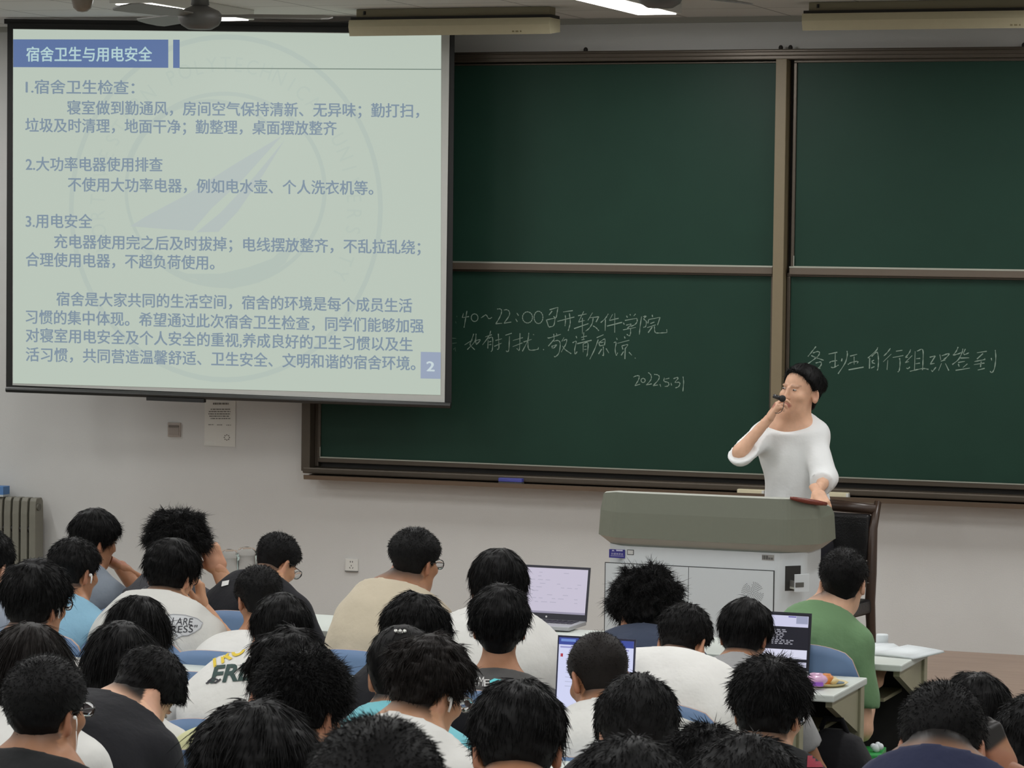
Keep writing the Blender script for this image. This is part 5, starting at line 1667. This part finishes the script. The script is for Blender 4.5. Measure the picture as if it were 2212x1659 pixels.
dw.text('shirt_lettering', 'FREE', (455, 1476), (566, 1466), 36, DGR, bold=.03, slant=.35)
dw.line('shirt_print_lines', [[(446, 1478), (456, 1472), (466, 1476), (478, 1468)], [(450, 1474), (460, 1466), (472, 1470)]], 3.5, INKK)
dn = Decal(PEOPLE['N'], .003)
dn.text('shirt_lettering', 'YM', (1022, 1483), (1044, 1483), 20, WHP, slant=.2)
dn.text('shirt_lettering', 'E', (1046, 1484), (1058, 1484), 15, WHP)
dn.poly('cyan_splash_print', [(1058, 1472), (1068, 1467), (1084, 1470), (1082, 1480), (1074, 1488), (1060, 1486)], CYP, 5)
dn.line('shirt_print_lines', [[(1016, 1497), (1062, 1499)], [(1018, 1502), (1056, 1504)], [(1015, 1507), (1048, 1508)]], 1.6, WHP)
do_ = Decal(PEOPLE['O'], .003)
do_.text('shirt_lettering', 'L', (1011, 1363), (1018, 1363), 18, INKK); do_.text('shirt_lettering', 'Ch', (1014, 1376), (1026, 1377), 9, INKK)
dy_ = Decal(PEOPLE['Y'], .003)
dy_.poly('white_badge_print', [(481, 1257), (496, 1254), (494, 1264), (479, 1268)], WHP, 4)
da_ = Decal(PEOPLE['a'], .003)
da_.line('grey_letter_print', [[(309, 1272), (316, 1268), (316, 1278), (309, 1282), (309, 1272)], [(320, 1266), (328, 1264), (328, 1276), (320, 1280)]], 2, mat('faded_grey_print', srgb(92, 92, 94), rough=.9))

Decal(PEOPLE['G'], .003).poly('red_lining', [(1744, 1622), (1756, 1624), (1778, 1659), (1742, 1659)], mat('dark_red_lining', srgb(138, 40, 56), rough=.8), 6)
# ---- empty seats that show between people
for px, py, k, lb in ((703, 1340, 1, 'empty blue seat between the tan shirt and the white desk edge'), (1188, 1366, 1, 'empty blue seat below the silver laptop'), (1540, 1392, 1, 'empty blue seat seen in the gap right of the bright white shirt'),
                      (440, 1397, 2, 'empty blue seat to the left of the yellow lettered tee, uppermost of the three'), (430, 1486, 3, 'empty blue seat to the left of the yellow lettered tee, middle of the three'), (420, 1518, 4, 'empty blue seat to the left of the yellow lettered tee, lowest of the three'),
                      (1000, 1512, 3, 'empty blue seat right of the profile with the earbud, upper of two'), (985, 1556, 4, 'empty blue seat right of the profile with the earbud, lower of two'), (10, 1308, 3, 'empty blue seat at the left edge beside the white earbud wearer'), (195, 1378, 3, 'blue seat just visible between two dark heads at the left')):
    x = float(onY(px, py, chairY(k))[0])
    if all(not (kk == k and abs(xx - x) < .38) for xx, kk in seat_list):
        put_seat(x, k, lb)
# ---------------------------------------------------------------- lecturer
hb_ = math.radians(155); bb_ = math.radians(186)
ws = 1.08
WY = -1.76
cW = onY(1734, 842, WY)
RwW = rotz(hb_) @ rotx(.03) @ roty(math.radians(-5))
HW = cW - RwW @ np.array([0, -.01, .01]) * ws
RBW = rotz(bb_)
def toW(px, py, y): return RBW.T @ (onY(px, py, y) - HW)
TUNIC = mat('white_crepe', srgb(226, 228, 228), rough=.8, spec=.2, bump=.3, bscale=22)
lect = human(HW, hb_, -.03, math.radians(-5), bb_, STAGE_Z, hair='tied', hairopt=dict(bun=(.012, -.122, .035), bunr=(.050, .042, .048), face=-.003, nape=-.100), skin=SKIN_L, shirt=TUNIC, sleeve=1.30, collar=None, scoop=.48, c7off=(.062, .02, -.008),
             hs=ws, bs=.84, shw=.136, seed=11, lod=1.3, stand=True, hem=.72, loose=.22, fem=1.0, lip=.8, neck=.10, facefine=.0045,
             hands={'R': dict(T=toW(1662, 903, WY - .20), kind='grip', dir=(-.55, .12, .85), back=(.75, .35, .5), pole=(.75, -.15, -1.0)),
                    'L': dict(T=toW(1766, 1064, -2.12), kind='edge', dir=(-.45, .55, -.55), back=(-.25, .45, .85), pole=(-.2, -1, -.2))},
             label='person with tied black hair in a white tunic speaking into a microphone behind the lectern', trousers=cloth('dark trouser cloth', (38, 38, 44)))
i = lect
m = MB(); m.tube([(s * 0 + .086, .004, -.03), (.088, .002, -.05)], [.003, .002], 6)
tagp = toW(1757, 1052, -1.9)
mp_ = onY(1690, 861, WY - .225)
mic = empty('microphone', mp_)
mm = MB(); mm.smooth = True
mm.sphere((0, 0, 0), (.018, .016, .017), 16, 10); mm.build('mic_head', mat('black_foam', (.012, .012, .013), rough=.8), mic)
mm = MB(); mm.smooth = True
mm.tube([(-.012, -.002, .002), (-.045, -.004, .012)], [.012, .010], 10); mm.build('mic_body', mat('black_plastic', (.015, .015, .016), rough=.35), mic)
cp = [onY(1694, 868, WY - .235), onY(1692, 880, WY - .245), onY(1688, 889, WY - .25), onY(1681, 893, WY - .25), onY(1674, 892, WY - .24)]
mm = MB(); mm.smooth = True
mm.tube([q - mp_ for q in cp], .0018, 6); mm.build('mic_cord', mat('black_cord', (.012, .012, .012), rough=.5), mic)
tag(mic, 'small black microphone held at the lecturer\'s mouth', 'microphone')

# ---------------------------------------------------------------- laptops
LAP = mat('dark_laptop_shell', srgb(48, 48, 58), rough=.4, metal=.3); KEY = mat('silver_laptop_deck', srgb(170, 172, 176), rough=.4, metal=.3)
def laptop(px_r, y, zt_, wd, lh, label, screen, yaw=0.0, tilt=.22, shell=LAP):
    """hinge right end given in pixels on the plane Y=y"""
    z = zt_
    xr = float(onY(px_r, 1400, y)[0])
    r = empty('laptop', (xr - wd / 2, y, z), yaw)
    MB().box((-wd / 2, -.215, 0), (wd / 2, 0, .016)).build('keyboard_deck', KEY, r, bevel=.003)
    k = MB()
    for rr in range(5):
        for c in range(13): k.box((-wd / 2 + .02 + c * (wd - .04) / 13, -.12 + rr * .02, .0163), (-wd / 2 + .02 + (c + .85) * (wd - .04) / 13, -.104 + rr * .02, .018))
    k.build('keys', LAP, r)
    ct, stt = math.cos(tilt), math.sin(tilt)
    def S(u, v, o=0.0):   # u across, v up the lid
        return (u, v * stt - o * ct, .012 + v * ct + o * stt)
    lid = MB(); 
    a = [S(-wd / 2, 0, .003), S(wd / 2, 0, .003), S(wd / 2, lh, .003), S(-wd / 2, lh, .003)]; b = [S(-wd / 2, 0, -.004), S(wd / 2, 0, -.004), S(wd / 2, lh, -.004), S(-wd / 2, lh, -.004)]
    lid.add(a + b, [(0, 1, 2, 3), (7, 6, 5, 4)] + [(q, 4 + q, 4 + (q + 1) % 4, (q + 1) % 4) for q in range(4)])
    lid_o = lid.build('lid', shell, r)
    def pane(name, u0, v0, u1, v1, m, o=.0038):
        return MB().add([S(u0, v0, o), S(u1, v0, o), S(u1, v1, o), S(u0, v1, o)], [(0, 1, 2, 3)]).build(name, m, r)
    screen(r, wd, lh, pane, S)
    tag(r, label, 'laptop')
    return r
def scr1(r, wd, lh, pane, S):
    d = pane('display', -wd / 2 + .008, .028, wd / 2 - .008, lh - .010, emi('lavender_screen', (196, 190, 208)))
    g = emi('grey_screen_text', (176, 172, 190)); rg = random.Random(3)
    m = MB()
    for q in range(9):
        v = lh - .03 - q * .015; u = -wd / 2 + .02
        while u < wd / 2 - .05:
            L = rg.uniform(.008, .03)
            if rg.random() < .45: m.add([S(u, v, .0042), S(u + L, v, .0042), S(u + L, v + .003, .0042), S(u, v + .003, .0042)], [(0, 1, 2, 3)])
            u += L + .012
    o = m.build('screen_text', g, r); o.parent = d
    o = pane('task_bar', -wd / 2 + .008, .028, wd / 2 - .008, .036, emi('task_bar_grey', (150, 146, 166)), .0042); o.parent = d
    m = MB(); m.add([S(.004 * math.cos(t), .014 + .004 * math.sin(t), .0040) for t in [2 * PI * k / 16 for k in range(16)]], [tuple(range(16))]); m.build('lid_mark', mat('white_mark', (.7, .7, .7), rough=.4), r)
laptop(1266, -4.76, .755, .345, .222, 'open laptop with a pale lavender screen on the front desk', scr1, tilt=.20)
def scr2(r, wd, lh, pane, S):
    d = pane('display', -wd / 2 + .005, .012, wd / 2 - .005, lh - .006, emi('white_screen', (206, 210, 240)))
    o = pane('blue_header', -wd / 2 + .005, lh - .028, wd / 2 - .005, lh - .006, emi('blue_header_glow', (60, 74, 150)), .0042); o.parent = d
    for u0, u1, c in ((-wd / 2 + .012, -wd / 2 + .06, (110, 140, 205)), (-wd / 2 + .066, -wd / 2 + .12, (90, 84, 150))):
        o = pane('browser_tab', u0, lh - .018, u1, lh - .010, emi('tab_glow', c), .0045); o.parent = d
    o = pane('tool_line', -wd / 2 + .01, lh - .038, wd / 2 - .02, lh - .033, emi('violet_line', (150, 150, 200)), .0044); o.parent = d
    o = pane('red_badge', -wd / 2 + .012, lh - .066, -wd / 2 + .020, lh - .056, emi('red_badge_glow', (170, 60, 76)), .0044); o.parent = d
    m = MB(); rg = random.Random(8)
    for q in range(8):
        v = lh - .06 - q * .014
        m.add([S(-wd / 2 + .03, v, .0043), S(-wd / 2 + .03 + rg.uniform(.03, .12), v, .0043), S(-wd / 2 + .03 + .03, v + .003, .0043), S(-wd / 2 + .03, v + .003, .0043)], [(0, 1, 2, 3)])
    o = m.build('screen_text', emi('pale_screen_text', (186, 190, 216)), r); o.parent = d
laptop(1368, -7.52, FLOOR_Z[3] + .755, .255, .262, 'tall white screen with a blue header beside the buzz cut', scr2, tilt=.10, shell=mat('blue_black_shell', srgb(40, 42, 66), rough=.4))
def scr3(r, wd, lh, pane, S):
    d = pane('display', -wd / 2 + .006, .014, wd / 2 - .006, lh - .007, emi('dark_terminal', (22, 22, 34)))
    o = pane('white_window', -wd / 2 + .006, lh - .052, wd / 2 - .010, lh - .012, emi('white_window_glow', (200, 200, 226)), .0042); o.parent = d
    o = pane('grey_icons', wd / 2 - .055, lh - .040, wd / 2 - .012, lh - .013, emi('grey_icon_glow', (150, 154, 180)), .0045); o.parent = d
    o = pane('blue_strip', wd / 2 - .085, lh - .018, wd / 2 - .056, lh - .014, emi('blue_strip_glow', (90, 84, 160)), .0045); o.parent = d
    o = pane('white_window', -wd / 2 + .006, .045, wd / 2 - .010, .078, emi('white_window_glow2', (212, 212, 232)), .0042); o.parent = d
    o = pane('white_window', -wd / 2 + .006, .016, wd / 2 - .010, .034, emi('white_window_glow3', (200, 200, 222)), .0042); o.parent = d
    m = MB(); rg = random.Random(5)
    for q in range(9):
        v = lh - .066 - q * .0062
        u = wd / 2 - .145
        for c in range(3 + (q > 5) * 2):
            L = rg.uniform(.006, .016)
            m.add([S(u, v, .0043), S(u + L, v, .0043), S(u + L, v + .0035, .0043), S(u, v + .0035, .0043)], [(0, 1, 2, 3)]); u += L + .006
    o = m.build('terminal_text', emi('terminal_text_glow', (150, 150, 160)), r); o.parent = d
laptop(1748, -5.80, FLOOR_Z[1] + .755, .31, .212, 'open laptop showing a dark terminal and white windows, behind the green shirt\'s back', scr3, tilt=.14, shell=mat('navy_black_shell', srgb(30, 31, 42), rough=.35))

# ---------------------------------------------------------------- book, snacks and small things
PAPER = mat('white_page', srgb(214, 220, 222), rough=.8)
c = onZ(1912, 1404, .757)
bk = empty('open_book', (c[0], c[1], .750), math.radians(-14))
for s in (-1, 1):
    m = MB(); m.smooth = True
    pr = [(0, .004), (s * .03, .017), (s * .08, .015), (s * .15, .010), (s * .185, .006)]
    vs = []; 
    for x, z in pr: vs += [(x, -.13, z), (x, .13, z), (x, -.13, 0), (x, .13, 0)]
    fs = []
    for q in range(len(pr) - 1):
        a = q * 4; fs += [(a, a + 1, a + 5, a + 4), (a + 2, a + 6, a + 7, a + 3), (a, a + 4, a + 6, a + 2), (a + 1, a + 3, a + 7, a + 5)]
    fs += [(16, 17, 19, 18)]
    m.add(vs, fs); m.build('page_block', PAPER, bk)
m = MB()
for q in range(14):
    for s in (-1, 1):
        m.add([(s * .04, -.11 + q * .016, .0168), (s * .165, -.11 + q * .016, .0095), (s * .165, -.108 + q * .016, .0095), (s * .04, -.108 + q * .016, .0168)], [(0, 1, 2, 3)])
m.build('printed_lines', mat('grey_page_text', srgb(176, 180, 180), rough=.9), bk)
MB().box((-.19, -.135, -.0), (.19, .135, .0015)).build('cover', mat('grey_cover', srgb(150, 154, 150), rough=.6), bk)
tag(bk, 'open white book lying on the front desk right of the green shirt', 'book')
c = onZ(1890, 1386, .78)
rl = empty('paper_roll', (c[0], c[1] + .12, .75))
m = MB(); m.smooth = True; m.lathe([(.008, 0), (.022, 0), (.024, .008), (.024, .040), (.022, .045), (.008, .045)], n=20); m.build('roll', PAPER, rl)
tag(rl, 'small white roll standing behind the open book', 'paper roll')

zD2 = FLOOR_Z[1] + .75
c = onZ(1782, 1480, zD2)
pl_ = empty('plate', (c[0], c[1], zD2))
m = MB(); m.smooth = True; m.lathe([(.001, .002), (.05, .002), (.062, .005), (.080, .013), (.082, .012), (.064, .001), (.001, 0)], n=28); m.build('dish', mat('pale_yellow_plate', srgb(206, 190, 140), rough=.5), pl_)
tag(pl_, 'pale yellow plate under the snacks at the end of the second desk', 'plate')
def pouch(name, px, py, sx, sy, sz, m0, m1, label, rz=0):
    c = onZ(px, py, zD2 + .02)
    r = empty(name, (c[0], c[1], zD2 + .010), rz)
    V, Q = None, None
    mb = MB(); mb.smooth = True
    n, k = 18, 10; vs = []; fs = []
    for i_ in range(k + 1):
        t = i_ / k; zz = sz * math.sin(PI * t) ** .5 if False else sz * (t)
        for j in range(n):
            a = 2 * PI * j / n
            q = math.sin(PI * min(max(t, .12), .9)) ** .45
            rr = 1 + .10 * math.sin(3 * a + 2 * t) + .05 * math.sin(7 * a)
            vs.append((sx * q * rr * math.copysign(abs(math.cos(a)) ** .7, math.cos(a)), sy * q * rr * math.copysign(abs(math.sin(a)) ** .7, math.sin(a)), zz))
    for i_ in range(k):
        for j in range(n): fs.append((i_ * n + j, i_ * n + (j + 1) % n, (i_ + 1) * n + (j + 1) % n, (i_ + 1) * n + j))
    fs += [tuple(range(n))[::-1], tuple(range(k * n, (k + 1) * n))]
    mb.add(vs, fs); mb.build('wrapper', m0, r)
    if m1 is not None:
        MB().obox((0, -sy * .98, sz * .25), (sx * .9, 0, 0), (0, .004, 0), (0, 0, sz * .14)).build('printed_band', m1, r)
    tag(r, label, 'snack')
pouch('snack_packet', 1763, 1476, .036, .028, .046, mat('pink_wrapper', srgb(214, 170, 204), rough=.25, coat=.4), mat('purple_band', srgb(150, 90, 196), rough=.4), 'pink and purple snack packet on the second desk')
pouch('snack_packet', 1785, 1471, .024, .024, .036, mat('orange_wrapper', srgb(214, 132, 62), rough=.3, noise=.5, nscale=60, coat=.3), None, 'orange snack packet between the pink packet and the cream roll')
pouch('bread_roll', 1799, 1471, .018, .018, .024, mat('cream_bread', srgb(220, 204, 160), rough=.7), None, 'small cream coloured roll at the end of the snacks')
c = onZ(1806, 1476, zD2 + .005)
m = MB(); m.smooth = True; m.sphere((0, 0, .007), (.034, .024, .007), 16, 6)
nb = m.build('napkin', mat('grey_blue_cloth', srgb(104, 118, 128), rough=.8), None, loc=(c[0], c[1], zD2)); tag(nb, 'grey blue cloth folded on the end of the second desk', 'cloth')

# green stool, tissue, bags in the dark under the second desk
c = onY(1858, 1626, -5.55)
stl = empty('stool', (c[0], c[1], 0), .12)
MB().box((-.075, -.10, float(c[2]) - .015), (.085, .10, float(c[2]) + .010)).build('seat', mat('green_plastic', srgb(44, 150, 72), rough=.45), stl, bevel=.004)
for sx in (-1, 1):
    for sy in (-1, 1): MB().tube([(sx * .06, sy * .08, float(c[2]) - .0155), (sx * .07, sy * .09, 0)], .011, 8).build('leg', DESK_P, stl)
tag(stl, 'bright green stool top in the dark beside the end of the second desk', 'stool')
ct_ = onY(1895, 1640, -5.60)
m = MB(); m.smooth = True
for dx, dy, dz2, r_ in ((0, 0, .0, .016), (.014, .004, .006, .013), (-.012, .003, .005, .012), (.004, .008, .012, .011)): m.sphere((dx, dy, dz2 + .012), r_, 10, 8)
stz = float(c[2]) + .012
ti = m.build('tissue', PAPER, None, loc=(c[0] + .065, c[1] - .02, stz)); tag(ti, 'crumpled white tissue on the green stool', 'tissue')
def bag(px, py, y, sx, sy, h, k, label):
    c = onY(px, py, y)
    r = empty('backpack', (c[0], y, FLOOR_Z[k]))
    m = MB(); m.smooth = True
    n = 20; vs = []; fs = []; prof = [(.75, 0), (.96, .04), (1.0, .3), (.97, .6), (.86, .82), (.6, .95), (.2, 1.0)]
    for rr, t in prof:
        for j in range(n):
            a = 2 * PI * j / n
            vs.append((sx * rr * math.copysign(abs(math.cos(a)) ** .6, math.cos(a)), sy * rr * math.copysign(abs(math.sin(a)) ** .6, math.sin(a)), h * t))
    for i_ in range(len(prof) - 1):
        for j in range(n): fs.append((i_ * n + j, i_ * n + (j + 1) % n, (i_ + 1) * n + (j + 1) % n, (i_ + 1) * n + j))
    fs += [tuple(range(n))[::-1], tuple(range((len(prof) - 1) * n, len(prof) * n))]
    m.add(vs, fs); m.build('bag_body', cloth('black nylon', (24, 24, 27)), r)
    MB().box((-sx * .7, -sy - .03, h * .1), (sx * .7, -sy + .015, h * .5)).build('front_pocket', cloth('black nylon', (24, 24, 27)), r, bevel=.012)
    m = MB(); m.smooth = True; m.tube([(-.05, 0, h * .98), (-.03, 0, h + .035), (.03, 0, h + .035), (.05, 0, h * .98)], .010, 8); m.build('handle', cloth('black nylon', (24, 24, 27)), r)
    tag(r, label, 'bag')
bag(1800, 1600, -6.0, .16, .11, .60, 0, 'black backpack standing in the dark under the end of the second desk')

# clear cups with dark script on the front desk
CLEAR = mat('clear_plastic', (.97, .98, .98), rough=.12, trans=1.0, spec=.5)
CLEAR.node_tree.nodes['Principled BSDF'].inputs['IOR'].default_value = 1.08
def cup(px, py, label):
    y = -4.80
    c = onY(px, py, y)
    zd_ = .75
    r = empty('plastic_cup', (c[0], y, zd_)); h = float(c[2]) - zd_ + .02
    h = max(h, .12)
    m = MB(); m.smooth = True
    m.lathe([(.030, .0), (.034, .02), (.043, h - .02), (.046, h - .018), (.046, h - .012), (.040, h), (.030, h + .012), (.012, h + .016), (.011, h + .014), (.038, h - .004), (.0425, h - .02), (.033, .02), (.028, .004)], n=28)
    m.build('cup_wall', CLEAR, r)
    mb = MB()
    rg = random.Random(int(px))
    for q in range(5):
        a = -PI / 2 + (q - 2) * .22 - .35
        R_ = .0385
        mb.tube([(R_ * math.cos(a + .03 * t), R_ * math.sin(a + .03 * t), h * .45 + .006 * math.sin(2.2 * t + q)) for t in range(5)], .0011, 5)
    mb.build('dark_script', mat('cup_ink', (.03, .03, .03), rough=.8), r)
    tag(r, label, 'cup')
cup(495, 1205, 'clear plastic cup with dark script left of the black shirt wearing glasses'); cup(533, 1200, 'clear plastic cup just behind the bowed head with glasses')

# phone on the desk at the lower left, tablet glow
y6 = -9.42
c = onY(22, 1622, y6)
ph_ = empty('phone', (c[0] - .04, y6, FLOOR_Z[5] + .75))
hh = float(c[2]) - (FLOOR_Z[5] + .75)
MB().box((-.10, -.004, 0), (.04, .004, hh)).build('phone_body', mat('white_phone', srgb(206, 206, 204), rough=.3), ph_, bevel=.003)
MB().box((-.092, -.0048, .012), (.034, -.0042, hh - .012)).build('phone_screen', emi('pink_page', (188, 160, 152)), ph_)
MB().box((-.05, .0041, 0), (.02, .06, .010)).build('stand', DESK_P, ph_)
tag(ph_, 'white framed tablet with a pinkish page in the lower left corner', 'tablet')
